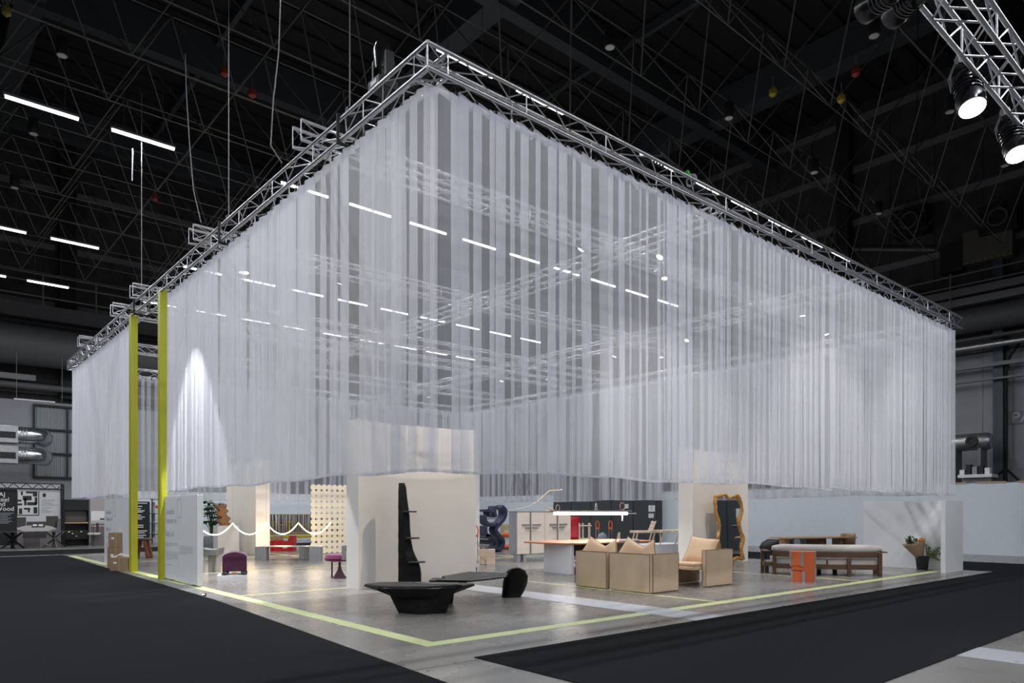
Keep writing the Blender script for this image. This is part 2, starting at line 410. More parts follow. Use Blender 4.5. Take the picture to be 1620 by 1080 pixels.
# space frame above everything
sf = thing('space_frame', (0, 0, 0), 0, 'dark steel space frame of thin pipes under the hall roof', 'space frame')
bars = []
sp = 2.45; zb, zt = 12.4, 14.5
for i in range(-5, 13):
    for j in range(-1, 15):
        x, y = 2.0+sp*i, -2.9+sp*j
        if y > HV-2.5 or x > HU-4.5: continue
        if i < 12: bars.append(((x, y, zb), (x+sp, y, zb)))
        tx, ty = x+sp/2, y+sp/2
        if i < 12 and j < 14:
            for a, b in ((0, 0), (1, 0), (0, 1), (1, 1)):
                bars.append(((x+sp*a, y+sp*b, zb), (tx, ty, zt)))
            bars.append(((tx, ty, zt), (tx+sp, ty, zt)))
cp = co.location
bars.sort(key=lambda b: (Vector(b[0])-cp).length if b[0][1] > -1 or b[0][0] > 6 else 99)
for p, q in bars[:300]: bar('pipe', p, q, .02, M_pipe, sf, 6)
mb = MB()
for p, q in bars[300:]: mb.tube(p, q, .02, 4)
mb.build('far_pipes', M_pipe, sf, kind='stuff')

# small cylinder downlights hanging from the grid
dl = None
for px, py, w_ in ((98, 88, 'top left, high above the left light row'), (53, 212, 'between the two left light rows, near the left edge'), (23, 297, 'low at the left edge, above the second light row'), (965, 75, 'at the top middle, right of the front corner'), (1153, 187, 'above the middle of the right-hand truss'), (1288, 273, 'above the far half of the right-hand truss'), (1383, 57, 'under the unlit heads at the top right'), (1503, 177, 'just left of the upper lit truss head'), (1590, 262, 'below the lower lit truss head'), (1390, 338, 'lowest one before the right wall')):
    p = G(px, py, 11.7)
    lab = 'small black cylinder downlight '+w_
    if dl is None:
        dl = thing('downlight', p, 0, lab, 'light', 'black cylinder downlights')
        MB().lathe([(.12, 0), (.125, .02), (.125, .36), (.1, .40), (.03, .42)], 16).build('housing', M_black, dl)
        MB().lathe([(.09, -.012), (.10, .0)], 14).build('lens', mat('frosted_lens', (.45, .45, .45), .6), dl)
        MB().tube((0, 0, .42), (0, 0, .8), .008, 5).build('hanger', M_black, dl)
    else: dup(dl, p, None, lab)

# ---------------------------------------------------------------- trusses
def truss(name, p0, axis, L, lab, w=.29, step=.5, indiv=True, rch=.025, rbr=.009, offs=0):
    """box truss whose outer lower edge starts at p0 and runs along axis 'x' or 'y'"""
    t = thing(name, p0, 0 if axis == 'x' else pi/2, lab, 'truss')
    # local x along the truss; local y to its side
    s = 1 if axis == 'x' else -1
    ys = (0, s*w)
    for y in ys:
        for z in (0, w):
            bar('chord', (0, y, z), (L, y, z), rch, M_alu, t, 12)
    n = max(1, int(L/step)); st = L/n; mb = MB()
    seg = []
    for k in range(n):
        a, b = k*st, (k+1)*st
        if k % 2: a, b = b, a
        seg += [((a, ys[0], 0), (b, ys[0], w)), ((a, ys[1], w), (b, ys[1], 0))]
        seg += [((b, ys[0], 0), (a, ys[1], 0)), ((a, ys[0], w), (b, ys[1], w))]
        if k % 3 == 0: seg += [((k*st, ys[0], 0), (k*st, ys[0], w)), ((k*st, ys[1], 0), (k*st, ys[1], w))]
    if indiv:
        if L == 23: seg.sort(key=lambda b: abs(b[0][0]-13.5))
        for p, q in seg[:290]: bar('brace', p, q, rbr, M_alu, t, 6)
        seg = seg[290:]
    for p, q in seg: mb.tube(p, q, rbr, 5)
    if seg: mb.build('far_braces' if indiv else 'braces', M_alu, t, kind='stuff')
    return t
TZ = 6.705
truss('facade_truss', (0, 0, TZ), 'x', 17.9, 'aluminium box truss carrying the right-hand curtain')
truss('facade_truss', (0, 0, TZ), 'y', 23.05, 'aluminium box truss carrying the left-hand curtain and gate')
truss('back_truss', (0, 22.76, TZ), 'x', 17.9, 'aluminium box truss along the rear side of the stand', indiv=False)
truss('side_truss', (17.61, .29, TZ), 'y', 22.4, 'aluminium box truss along the far right side of the stand', indiv=False)
for v, nm in ((3.1, 'first'), (8.15, 'second'), (13.0, 'third'), (15.2, 'fourth'), (20.0, 'fifth')):
    truss('cross_truss', (-.14, v, TZ+.345), 'x', 18.2, 'aluminium cross truss resting on the frame, %s behind the right-hand curtain' % nm, indiv=False)
truss('cross_truss', (6.3, .3, TZ-.02), 'y', 22.4, 'aluminium truss crossing the stand nearer the left-hand curtain', indiv=False, w=.29)
truss('cross_truss', (12.2, .3, TZ-.02), 'y', 22.4, 'aluminium truss crossing the stand nearer the white end wall', indiv=False)
fg = truss('lighting_truss', (-9, -4.42, 6.75), 'x', 23, 'close aluminium lighting truss with black spotlights, top right corner', w=.34, step=.45, rbr=.012, rch=.027)

# ---------------------------------------------------------------- curtains
def smooth_path(pts, r=.16):
    pts = [Vector((*p, 0)) for p in pts]; out = [pts[0]]
    for i in range(1, len(pts)-1):
        a, b, c = pts[i-1], pts[i], pts[i+1]
        p = b+(a-b).normalized()*r; q = b+(c-b).normalized()*r
        for k in range(9):
            t = k/8; out.append(p*(1-t)**2+b*2*t*(1-t)+q*t*t)
    out.append(pts[-1]); return out
def sampler(pts):
    cum = [0]
    for a, b in zip(pts, pts[1:]): cum.append(cum[-1]+(b-a).length)
    def f(s, w):
        s = min(max(s, 0), cum[-1]-1e-6)
        lo, hi = 0, len(cum)-1
        while hi-lo > 1:
            m = (lo+hi)//2
            if cum[m] <= s: lo = m
            else: hi = m
        d = (pts[lo+1]-pts[lo]); L = d.length
        # blended normal so folds do not cross at the rounded corner
        p = pts[lo]+d*((s-cum[lo])/L); d.normalize(); return p.x-d.y*w, p.y+d.x*w
    return f, cum[-1]
def curtain(pathpts, fl_, ov, z0, z1, seed, hook_parent=None, amp=(.025, .06), rows=11):
    R = random.Random(seed); f, L = sampler(smooth_path(pathpts)); ctrl = []; s = 0.03
    while s < L-.6:
        a = R.uniform(*amp); fw = R.uniform(*fl_); o = R.uniform(*ov)
        if R.random() < .2: fw *= .6; o *= .7
        if R.random() < .12: fw *= 1.4
        o = min(o, fw*.75)
        ctrl += [[s, -a], [s+fw*.5, -a*.2], [s+fw, a*.7], [s+fw-o*.5, a]]
        s += fw-o
    ctrl += [[s, 0], [L-.02, 0]]
    drift = [(R.uniform(-.035, .035), R.uniform(.6, 2.4), R.uniform(0, 6), R.uniform(.6, 1.5)) for _ in ctrl]
    for i in range(0, len(drift)-4, 4):
        for k in range(1, 4): drift[i+k] = tuple(drift[i][:2])+(drift[i][2],)+(drift[i][3],)
    hem = [R.uniform(-.02, .02) for _ in ctrl]
    def line(t, zfun):                     # t: 0 bottom .. 1 top
        P = []
        for (s_, w_), (d, fr, ph, g) in zip(ctrl, drift):
            P.append((s_+d*(1-t)*sin(fr*t*3+ph), w_*(1+(g-1)*(1-t))*(1.0-.45*t)))
        out = []
        for i in range(len(P)-1):
            a, b, c, d = P[max(i-1, 0)], P[i], P[i+1], P[min(i+2, len(P)-1)]
            for q in range(4):
                u = q/4
                out.append([.5*((2*b[j])+(-a[j]+c[j])*u+(2*a[j]-5*b[j]+4*c[j]-d[j])*u*u+(-a[j]+3*b[j]-3*c[j]+d[j])*u**3) for j in (0, 1)])
        out.append(list(P[-1])); return [Vector((*f(x, y), zfun(x, t))) for x, y in out]
    def zf(x, t):
        lo = z0+.018*sin(x*1.3+seed)+.012*sin(x*3.1+1)
        hi = z1-.05*((x/.31) % 1.0)**1.5
        return lo+(hi-lo)*t
    rs = [line(k/(rows-1), zf) for k in range(rows)]
    mb = MB(); mb.grid(rs)
    hemr = MB(); hemr.grid([[p+Vector((0, 0, dz)) for p in rs[0]] for dz in (.0, .035)])
    head = MB(); h0 = [p+(q-p)*.0 for p, q in zip(rs[-1], rs[-2])]; h1 = [p+Vector((0, 0, -.12)) for p in rs[-1]]
    head.grid([h1, h0])
    hooks = MB()
    for k in range(int(L/.31)+1):
        x = k*.31
        if 0 < x < L:
            px_, py_ = f(x, 0); hooks.tube((px_, py_, z1-.03), (px_, py_, TZ-.03), .004, 4)
            hooks.box(px_-.016, px_+.016, py_-.016, py_+.016, z1-.04, z1-.005)
    return mb, hemr, head, hooks
def make_curtain(name, path, fl_, ov, seed, lab, z0=2.05, z1=6.62, **k):
    mb, h, hd, hk = curtain(path, fl_, ov, z0, z1, seed, **k)
    o = mb.build(name, M_sheer, ang=1.2); tag(o, lab, 'curtain')
    h.build('hem', M_hem, o); hd.build('heading_tape', M_hem, o); hk.build('hooks', M_black, o, kind='stuff')
    return o
LF, LO = (.24, .40), (.09, .21)
make_curtain('sheer_curtain', [(.11, 10.9), (.11, 4.5)], LF, LO, 11, 'white sheer curtain right of the yellow gate, lit by an arched pool of light', z1=6.65, amp=(.012, .035))
make_curtain('sheer_curtain', [(.11, 4.75), (.11, .11), (3.3, .11)], (.24, .42), (.07, .20), 5, 'white sheer curtain wrapping the front corner of the stand', z1=6.65, amp=(.02, .045))
make_curtain('sheer_curtain', [(3.0, .11), (10.4, .11)], (.20, .40), (.07, .18), 21, 'white sheer curtain in the middle of the right-hand side', z1=6.65, amp=(.02, .045))
make_curtain('sheer_curtain', [(10.1, .11), (17.72, .11)], (.22, .42), (.08, .21), 33, 'white sheer curtain at the far right end, above the white end wall', z1=6.65, amp=(.015, .04))
make_curtain('sheer_curtain', [(.11, 22.75), (.11, 13.95)], LF, LO, 44, 'white sheer curtain left of the yellow gate, above the cardboard boxes', z1=6.65, amp=(.012, .035))
make_curtain('sheer_curtain', [(17.48, .45), (17.48, 22.6), (.45, 22.6)], (.34, .6), (.12, .24), 55, 'white sheer curtain closing the rear sides of the stand', rows=5, z1=6.65)

# ---------------------------------------------------------------- wall pods with a scooped face
def pod(name, p, rz, lab, L=3.0, T=.5, Hh=3.45, sag=.26):
    t = thing(name, p, rz, lab, 'display wall')
    n = 20; front = []
    for k in range(n+1):
        x = L*k/n; s = sag*(1-abs(2*k/n-1)**3.0)
        front.append((x, s))
    poly = front+[(L, T), (0, T)]
    vs = [(*q, 0) for q in poly]+[(*q, Hh) for q in poly]; m = len(poly); fs = []
    for i in range(m): fs.append((i, (i+1) % m, m+(i+1) % m, m+i))
    for i in range(n):     # caps as strips to the straight back
        pass
    mb = MB(); mb.add(vs, fs)
    top = [(x, y, Hh) for x, y in front]; bk = [(x, T, Hh) for x, y in front]
    mb.grid([top, bk]); mb.grid([[(a, b, 0) for a, b, _ in bk], [(a, b, 0) for a, b, _ in top]])
    mb.build('wall_body', M_pod, t, ang=.35)
    MB().box(0, L, T-.012, T, 0, Hh).build('back_panel', M_white, t, loc=(0, .013, 0))
    return t
pod1 = pod('display_wall', (2.41, 6.05, 0), 0, 'tall scooped cream wall behind the black carved tables, with pale lettering')
pod2 = pod('display_wall', (13.08, 5.54, 0), 0, 'tall scooped cream wall behind the gold-framed mirror')
pod3 = pod('display_wall', (5.1, 21.5, 0), -pi/2, 'tall scooped white wall behind the glowing rope light', sag=.38)
pod4 = pod('display_wall', (9.05, 14.2, 0), -pi/2, 'narrow end of a cream wall behind the orange-handled post', T=.5)
zt_ = 1.55+100*depth(4, 6.05)/F
text('I', .26, M_ink, pod1, (1.03, .245, zt_-.10), (pi/2, 0, 0), name='lettering')
text('MOSS', .22, mat('pale_grey_ink', (.55, .53, .52), .8), pod1, (1.50, .25, zt_-.14), (pi/2, 0, 0), spacing=1.0)

text('CELL', .20, mat('pale_grey_ink', (0, 0, 0)), pod2, (1.12, .25, zat(748, 14.2, 5.54)), (pi/2, 0, 0), spacing=1.1)
text('NEN', .20, mat('pale_grey_ink', (0, 0, 0)), pod2, (2.02, .25, zat(749, 15.1, 5.54)), (pi/2, 0, 0), spacing=1.1)

# ---------------------------------------------------------------- white end wall (right)
ew = thing('end_wall', (0, 0, 0), 0, 'low white end wall with a short return, beside the potted bouquet', 'wall')
pbox('long_panel', 16.85, 17.0, -.155, onu(1366, 16.85), 0, 1.87, M_white, ew, bevel=.003)
pbox('short_panel', 15.76, 17.07, -.27, -.16, 0, 1.87, M_white, ew, bevel=.003)

# ---------------------------------------------------------------- text panels
def text_panel(v0, v1, lab, disc):
    t = thing('text_panel', (.08, v0, 0), 0, lab, 'text panel')
    L = v1-v0
    pbox('board', 0, .12, 0, L, .04, 1.93, M_white, t, bevel=.004)
    for a in disc:
        MB().lathe([(.19, .0), (.185, .012), (.05, .018)], 24, (-.02, a, .0)).build('foot_plate', M_alu2, t)
    rot = (pi/2, 0, -pi/2)
    x = -.003
    def T_(s, y, z, size): text(s, size, mat('pale_blue_ink', (.47, .49, .56), .8), t, (x, L-y, z), rot, ext=.0008, sx=1.15)
    T_('Swedish', .22, 1.52, .19); T_('Emmer id', .22, 1.32, .19); T_('Bejk ad', .22, 1.02, .19)
    mb = MB()
    def outline(y0, y1, z0, z1):
        for a, b, c, d in ((y0, y1, z0, z0+.012), (y0, y1, z1-.012, z1), (y0, y0+.012, z0, z1), (y1-.012, y1, z0, z1)):
            mb.box(x, x+.002, L-b, L-a, c, d)
    outline(1.12, 1.42, 1.45, 1.86)
    mb.build('outline_frame', mat('pale_line', (.5, .51, .56), .8), t)
    for col_, zz, n in ((.22, .86, 3), (.22, .66, 6), (.22, .36, 1), (1.3, .82, 6)):
        lines = MB()
        for k in range(n):
            wd = (.95 if k < n-1 else .5)*1.0
            lines.box(x, x+.002, L-col_-wd, L-col_, zz-.033*k, zz-.033*k+.010)
        lines.build('print_lines', mat('pale_line', (0, 0, 0)), t, kind='stuff')
    return t
text_panel(8.62, 11.15, 'white text panel right of the yellow gate, nearest the viewer', (.5, 2.1))
text_panel(14.15, 17.4, 'white text panel left of the yellow gate, behind the cardboard boxes', (.6, 2.4))

# yellow gate
gt = thing('yellow_gate', (0, 0, 0), 0, 'tall lime yellow gate posts in the left-hand curtain opening', 'gate')
pbox('post', -.02, .14, 13.72, 13.94, 0, TZ+.05, M_lime, gt, bevel=.004)
pbox('post', -.02, .14, 11.0, 11.2, 0, TZ+.05, M_lime, gt, bevel=.004)
pbox('threshold', -.02, .2, 11.2, 13.72, .003, .012, mat('pale_lime_threshold', (.60, .66, .24), .5), gt)

# ---------------------------------------------------------------- stand spotlights
M_yoke = M_black
def aim(o, tgt):
    d = Vector(tgt)-o.location; o.rotation_euler = d.to_track_quat('-Z', 'Y').to_euler()
spot_proto = None
def spotlight(p, tgt, lab, size=.11, W=SPOT_W, cone=50, col=(1.0, .86, .72), grp='black spotlights on the stand trusses', lamp=True, name='spotlight', blend=.6):
    t = thing(name, p, 0, lab, 'spotlight', grp)
    aim(t, tgt); s = size/.11
    MB().lathe([(.112*s, -.10*s), (.112*s, .0), (.10*s, .02*s), (.10*s, .20*s), (.075*s, .27*s), (.03*s, .30*s)], 20).build('housing', M_gloss, t)
    for k in range(4): MB().lathe([(.108*s, (.05+.04*k)*s), (.108*s, (.062+.04*k)*s)], 16).build('cooling_fin', M_gloss, t)
    MB().lathe([(.098*s, -.110*s), (.10*s, -.101*s)], 20).build('lens', M_lens, t)
    MB().path([(-.13*s, 0, .08*s), (-.13*s, .0, .25*s), (-.06*s, 0, .40*s), (.06*s, 0, .40*s), (.13*s, 0, .25*s), (.13*s, 0, .08*s)], .012*s, 6).build('yoke', M_black, t)
    c = MB().box(-.035*s, .035*s, -.03*s, .03*s, .40*s, .50*s).build('clamp', M_black, t)
    if lamp:
        ld = bpy.data.lights.new('spot_beam', 'SPOT'); ld.energy = W; ld.color = col; ld.spot_size = radians(cone); ld.spot_blend = blend
        ld.shadow_soft_size = .12*s; lo = bpy.data.objects.new('spot_beam', ld); COL.objects.link(lo); lo.parent = t; lo.location = (0, 0, -.14*s)
    return t
SP = [((5.9, 3.15, 6.95), (3.9, 6.1, 1.5), 'above the black carved tables, lighting the tall cream wall', 52, 1.2),
      ((6.45, 1.6, 6.5), (2.4, 3.2, .2), 'above the front corner floor, aimed at the low black table', 50, .8),
      ((12.35, 2.2, 6.5), (14.8, 5.6, 1.3), 'aimed at the gold-framed mirror', 40, 1.0),
      ((8.6, 3.15, 6.95), (7.2, 2.7, .4), 'aimed at the beige leather seats', 44, .9),
      ((12.35, 5.2, 6.5), (9.5, 6.0, .7), 'above the long salmon-topped table', 56, .8),
      ((12.35, 7.9, 6.5), (11.3, 10, .9), 'aimed at the whitewashed cabinet', 50, .9),
      ((15.2, 8.3, 6.95), (15.2, 8.4, .8), 'above the plinth with the beaded chaise', 60, .7),
      ((12.35, 1.8, 6.5), (12.8, 1.8, .3), 'above the dark oak sofa', 50, .5),
      ((16.4, 3.15, 6.95), (16.9, 1.6, .9), 'near the white end wall', 50, .18),
      ((3.2, 8.3, 6.95), (2.4, 11.5, .5), 'aimed at the plum ottoman', 56, .7),
      ((2.4, 15.3, 6.95), (5.1, 20.0, 1.7), 'aimed at the white wall behind the rope light', 48, 1.2),
      ((6.45, 12.2, 6.5), (7.5, 16.6, 1.3), 'aimed at the cream disc screen', 48, 1.4),
      ((6.45, 18.2, 6.5), (8, 21, .6), 'above the red crates at the rear', 60, .8),
      ((12.35, 13.4, 6.5), (11.0, 14.5, .8), 'above the navy wave shelf', 60, .9),
      ((4.6, 13.1, 6.95), (4.2, 15.2, .2), 'above the steel bench', 56, .7),
      ((12.35, 18.2, 6.5), (13, 19, .2), 'above the empty rear floor', 60, .8)]
for p, tg, lab, cone, k in SP:
    spotlight(p, tg, 'small black spotlight '+lab, W=SPOT_W*k, cone=cone, size=.075)
spotlight((1.15, 8.9, 6.95), (1.15, 8.9, 0), 'small black spotlight close inside the left-hand curtain, pointing straight down', W=SPOT_W*4.5, cone=58, col=(.96, .97, 1.0), blend=.03)
# foreground lighting heads; this loop adds unseen ones as front fill
for u, tg, w_ in ((-8.0, (0, 9.5, 2.0), 'first from its left end'), (-6.2, (0, 15, 3.0), 'second from its left end'), (-4.4, (0, 5, 3.5), 'third from its left end'), (-2.6, (0, 11, 4.0), 'fourth from its left end'), (.4, (7.2, 2.0, .4), 'fifth from its left end'), (9.6, (10, 1.5, 1.5), 'sixth from its left end'), (11.8, (15, 0, 2.5), 'seventh from its left end')):
    spotlight((u, -4.0, 6.50), tg, 'added fill spotlight out of view under the close truss, '+w_, size=.155, W=FRONT_W*(3.2 if w_[:5] == 'fifth' else 1), cone=34 if w_[:5] == 'fifth' else 62, grp='black heads on the close truss', col=(1, .97, .93))
spotlight((5.08, -4.0, 6.50), (3.6, -5.4, 1.0), 'lit black spotlight under the close truss, upper of the two', size=.155, W=120, cone=60, grp='black heads on the close truss', col=(1, .96, .9))
spotlight((6.72, -4.05, 6.46), (5.0, -5.6, 1.0), 'lit black spotlight under the close truss, lower of the two', size=.155, W=120, cone=60, grp='black heads on the close truss', col=(1, .96, .9))
spotlight((2.62, -3.9, 6.55), (5.5, 2, 7.6), 'unlit black spotlight at the top edge, left of the close truss', size=.13, lamp=False, grp='black heads on the close truss')
spotlight((3.0, -4.0, 6.62), (6.5, 1, 7.3), 'unlit black spotlight at the top edge, touching the close truss', size=.13, lamp=False, grp='black heads on the close truss')

# ---------------------------------------------------------------- charred black furniture
def at(px, py, z=0): return G(px, py, z)
def front(name, px, py, lab, cat, group=None, rz=None):
    return thing(name, G(px, py), FACE if rz is None else rz, lab, cat, group)
# low table (scale at its base: 1 px = .0096 m)
t = front('low_table', 668, 968, 'low black carved table with a faceted flared foot, nearest the front corner', 'table')
m_ = .00965
def X_(px): return (px-668)*m_
top = [(X_(572), .05), (X_(600), -.22), (X_(617), -.30), (X_(677), -.33), (X_(722), -.10), (X_(735), -.12), (X_(753), .14), (X_(720), .30), (X_(640), .42), (X_(588), .34)]
mb = MB(); z1 = .44
inner = [(x*.93, y*.8+.01) for x, y in top]
mb.loft([[(x*.80, y*.78, z1-.17 if i in (2, 3, 4) else z1-.10) for i, (x, y) in enumerate(top)], [(x, y, z1-(.06 if i in (2, 3, 4) else .04)) for i, (x, y) in enumerate(top)], [(x*.985, y*.96, z1-.012) for x, y in top], [(x*.95, y*.9, z1) for x, y in top]])
mb.build('tabletop', M_char, t, bevel=.006, ang=.3)
f0 = [(X_(631), -.10), (X_(655), -.20), (X_(668), -.26), (X_(683), -.19), (X_(708), -.12), (X_(706), .10), (X_(668), .2), (X_(634), .1)]
f1 = [(X_(630), -.09), (X_(655), -.12), (X_(668), -.13), (X_(683), -.12), (X_(712), -.11), (X_(709), .12), (X_(668), .22), (X_(632), .12)]
f2 = [(X_(618), -.13), (X_(650), -.16), (X_(668), -.2), (X_(690), -.2), (X_(718), -.1), (X_(716), .15), (X_(668), .26), (X_(620), .18)]
f3 = [(X_(596), -.15), (X_(640), -.22), (X_(668), -.25), (X_(696), -.22), (X_(726), -.1), (X_(725), .18), (X_(668), .3), (X_(600), .22)]
mb = MB(); mb.loft([[(x, y, 0) for x, y in f0], [(x, y, .27) for x, y in f2], [(x, y, z1-.08) for x, y in f3]])
mb.build('foot', M_char, t, bevel=.008, ang=.4)
MB().prism([(X_(690), -.10), (X_(722), -.06), (X_(731), .12), (X_(668), .26), (X_(650), .18), (X_(660), .04)], z1+.001, z1+.006).build('inlaid_top', mat('worn_grey_inlay', (.06, .058, .056), .5), t)

mb = MB(); mb.loft([[(X_(624), -.24, z1-.18), (X_(690), -.27, z1-.185), (X_(700), -.05, z1-.17), (X_(615), -.05, z1-.17)], [(X_(611), -.345, z1-.035), (X_(699), -.36, z1-.04), (X_(706), -.1, z1-.02), (X_(607), -.1, z1-.02)]])
mb.build('front_facet', M_char, t, bevel=.008, ang=.3)
# bench-like table with one rounded leg
t = front('long_table', 760, 940, 'long thin black carved table with one rounded slab leg at its right end', 'table')
g = lambda px, py, z: tuple((t.matrix_world if 0 else Matrix.Identity(4)) @ Vector((0, 0, 0)))
def loc_of(root, p):
    c, s_ = cos(-root.rotation_euler.z), sin(-root.rotation_euler.z); d = Vector(p)-root.location
    return Vector((d.x*c-d.y*s_, d.x*s_+d.y*c, d.z))
def LP(root, px, py, z): return loc_of(root, G(px, py, z))
pl = [(690, 917), (745, 918), (800, 912), (806, 905.5), (741, 904), (699, 911), (705, 913.5)]
P_ = [LP(t, a, b, .44) for a, b in pl]
MB().prism([(p.x, p.y) for p in P_], .415, .44).build('tabletop', M_char, t, bevel=.004, ang=.4)
a0 = LP(t, 697, 929, 0); 
sx = .0123
r0 = (700-760)*sx
mb = MB(); ring = lambda x0, x1, y0, y1, z: [(x0, y0, z), (x1, y0, z), (x1, y1, z), (x0, y1, z)]
yy = LP(t, 720, 914, .44).y
mb.loft([ring(-.62, -.42, yy-.02, yy+.2, 0), ring(-.66, -.40, yy-.04, yy+.22, .15), ring(-.72, -.30, yy-.12, yy+.30, .30), ring(-.80, -.10, yy-.2, yy+.34, .415)])
mb.build('support', M_char, t, bevel=.01, ang=.5)
b0 = LP(t, 808, 945, 0)
mb = MB(); rr = []
prof = [(-.17, .18, 0, .0), (-.16, .25, .10, .02), (-.15, .31, .25, .03), (-.12, .32, .38, .02), (-.06, .27, .49, .0), (.02, .19, .53, -.02), (.08, .17, .54, -.02)]
for x0, x1, z, dy in prof:
    n = 14; c = (x0+x1)/2; h = (x1-x0)/2
    rr.append([(b0.x+c+h*math.copysign(abs(cos(2*pi*k/n))**.6, cos(2*pi*k/n)), b0.y+.12+dy+.13*math.copysign(abs(sin(2*pi*k/n))**.6, sin(2*pi*k/n)), z) for k in range(n)])
mb.loft(rr); mb.build('slab_leg', M_char, t, ang=1.2)

# tall carved shelf leaning in front of the cream wall
t = thing('carved_shelf', (3.35, 5.62, 0), FACE, 'tall narrow black carved shelf standing against the cream wall', 'shelf')
S_ = .0134
def sil(z):   # right edge by height, metres from the left edge
    ks = [(0, .46), (.35, .46), (.5, .42), (.75, .30), (1.0, .25), (1.25, .23), (1.5, .22), (1.7, .19), (1.95, .16), (2.09, .15), (2.16, .12)]
    for (a, b), (c, d) in zip(ks, ks[1:]):
        if a <= z <= c: return b+(d-b)*(z-a)/(c-a)
    return .15
mb = MB(); rr = []
for k in range(23):
    z = 2.16*k/22; R_ = sil(z); L_ = .0+.03*max(0, z-1.9); mid = L_+(R_-L_)*.5
    j = .012*sin(k*2.1)
    rr.append([(L_, -.10+j, z), (mid+j, -.17, z), (R_, -.06-j, z), (R_-.01, .08, z), (mid, .12, z), (L_, .08, z)])
mb.loft(rr); mb.build('body', M_char, t, loc=(-.22, 0, 0), ang=.35)
for x, z, w_ in ((-.02, 1.56, .18), (.05, 1.02, .17), (.10, .53, .24)):
    MB().prism([(x-.1, -.2), (x+w_*.5, -.24), (x+w_, -.12), (x+w_*.8, .05), (x-.1, .05)], z, z+.03).build('shelf_board', mat('grey_carved_shelf', (.05, .05, .05), .5), t, bevel=.006)

# ---------------------------------------------------------------- leather lounge chairs
def cushion(name, w_, h_, th, m, parent, M, bulge=1.0):
    n = 12; mb = MB(); rows = []
    for sgn in (1, -1):
        rs = []
        for i in range(n+1):
            u = i/n*2-1; r = []
            for j in range(n+1):
                v = j/n*2-1
                e = (max(0, 1-u**4)*max(0, 1-v**4))**.6
                pin = 1-.07*(1-u*u)*(abs(v)**2)*1.0; pin2 = 1-.07*(1-v*v)*(abs(u)**2)
                r.append(M @ Vector((u*w_/2*pin2, sgn*th/2*e*bulge, v*h_/2*pin)))
            rs.append(r)
        if sgn < 0: rs = [list(reversed(r)) for r in rs]
        mb.grid(rs)
    return mb.build(name, m, parent, ang=1.3)
def slab(name, x0, x1, y0, y1, z0, z1, parent, m=M_leather, seams=True):
    o = pbox(name, x0, x1, y0, y1, z0, z1, m, parent, bevel=.014)
    if seams:
        mb = MB(); e = .004
        for x in (x0, x1):
            for y in (y0, y1):
                mb.tube((x, y, z0+.02), (x, y, z1-.012), .005, 5)
        pts = [(x0, y0, z1), (x1, y0, z1), (x1, y1, z1), (x0, y1, z1)]
        mb.path([Vector(p) for p in pts], .006, 5, closed=True)
        mb.build('piping', M_seam, o)
    return o
def lounge(name, loc, rz, lab, side=( -1, 1), W=1.0, D=.92, Hb=.75):
    t = thing(name, loc, rz, lab, 'armchair', 'beige leather lounge chairs')
    # local: back along x at y=0, seat runs to +y
    slab('back_panel', 0, W, 0, .10, 0.01, Hb, t)
    if -1 in side: slab('side_panel', 0, .10, .105, D, .01, Hb, t)
    if 1 in side: slab('side_panel', W-.10, W, .105, D, .01, Hb, t)
    slab('seat', .105, W-.105, .11, D, .30, .42, t, m=M_cush, seams=False)
    return t
def pil(t, x, y, z, rz, tilt, w_=.56, roll=pi/4, lab=None):
    M = Matrix.Translation((x, y, z)) @ Matrix.Rotation(rz, 4, 'Z') @ Matrix.Rotation(tilt, 4, 'X') @ Matrix.Rotation(roll, 4, 'Y')
    return M
# chair A and B have their backs on the plane x=6.28 and open towards +x
A = lounge('lounge_chair', (6.24, 3.68, 0), -pi/2, 'beige leather lounge chair seen from behind, left of its twin', side=(-1,), W=.86)
B = lounge('lounge_chair', (6.24, 2.74, 0), -pi/2, 'beige leather lounge chair seen from behind at its near corner, middle of the three', side=(1,), W=1.02)
def loose(root_pt, rz, lab, *a, roll=pi/4, tilt=-.3, w_=.56):
    t = thing('leather_cushion', root_pt, rz, lab, 'cushion', 'beige leather cushions')
    M = Matrix.Translation((0, 0, 0)) @ Matrix.Rotation(tilt, 4, 'X') @ Matrix.Rotation(roll, 4, 'Y')
    c = cushion('cover', w_, w_, .17, M_cush, t, M)
    n = w_/2; pts = []
    for k in range(4):
        a, b = [(-1, -1), (1, -1), (1, 1), (-1, 1)][k], [(1, -1), (1, 1), (-1, 1), (-1, -1)][k]
        for q in range(6):
            u = a[0]+(b[0]-a[0])*q/6; v = a[1]+(b[1]-a[1])*q/6
            pts.append(M @ Vector((u*n*(1-.07*(1-v*v)*u*u), 0, v*n*(1-.07*(1-u*u)*v*v))))
    MB().path(pts, .006, 5, closed=True).build('piping', M_seam, t)
    return t
loose((6.52, 3.42, .69), -pi/2+.35, 'pale leather cushion, left tip above the left lounge chair back', roll=.50)
loose((6.55, 3.02, .68), -pi/2-.30, 'pale leather cushion, right tip above the left lounge chair back', roll=-.45, w_=.52)
loose((6.52, 2.40, .71), -pi/2+.35, 'pale leather cushion, left tip above the middle lounge chair back', roll=.50)
loose((6.60, 2.06, .71), -pi/2-.30, 'pale leather cushion, right tip above the middle lounge chair back', roll=-.50, w_=.50)
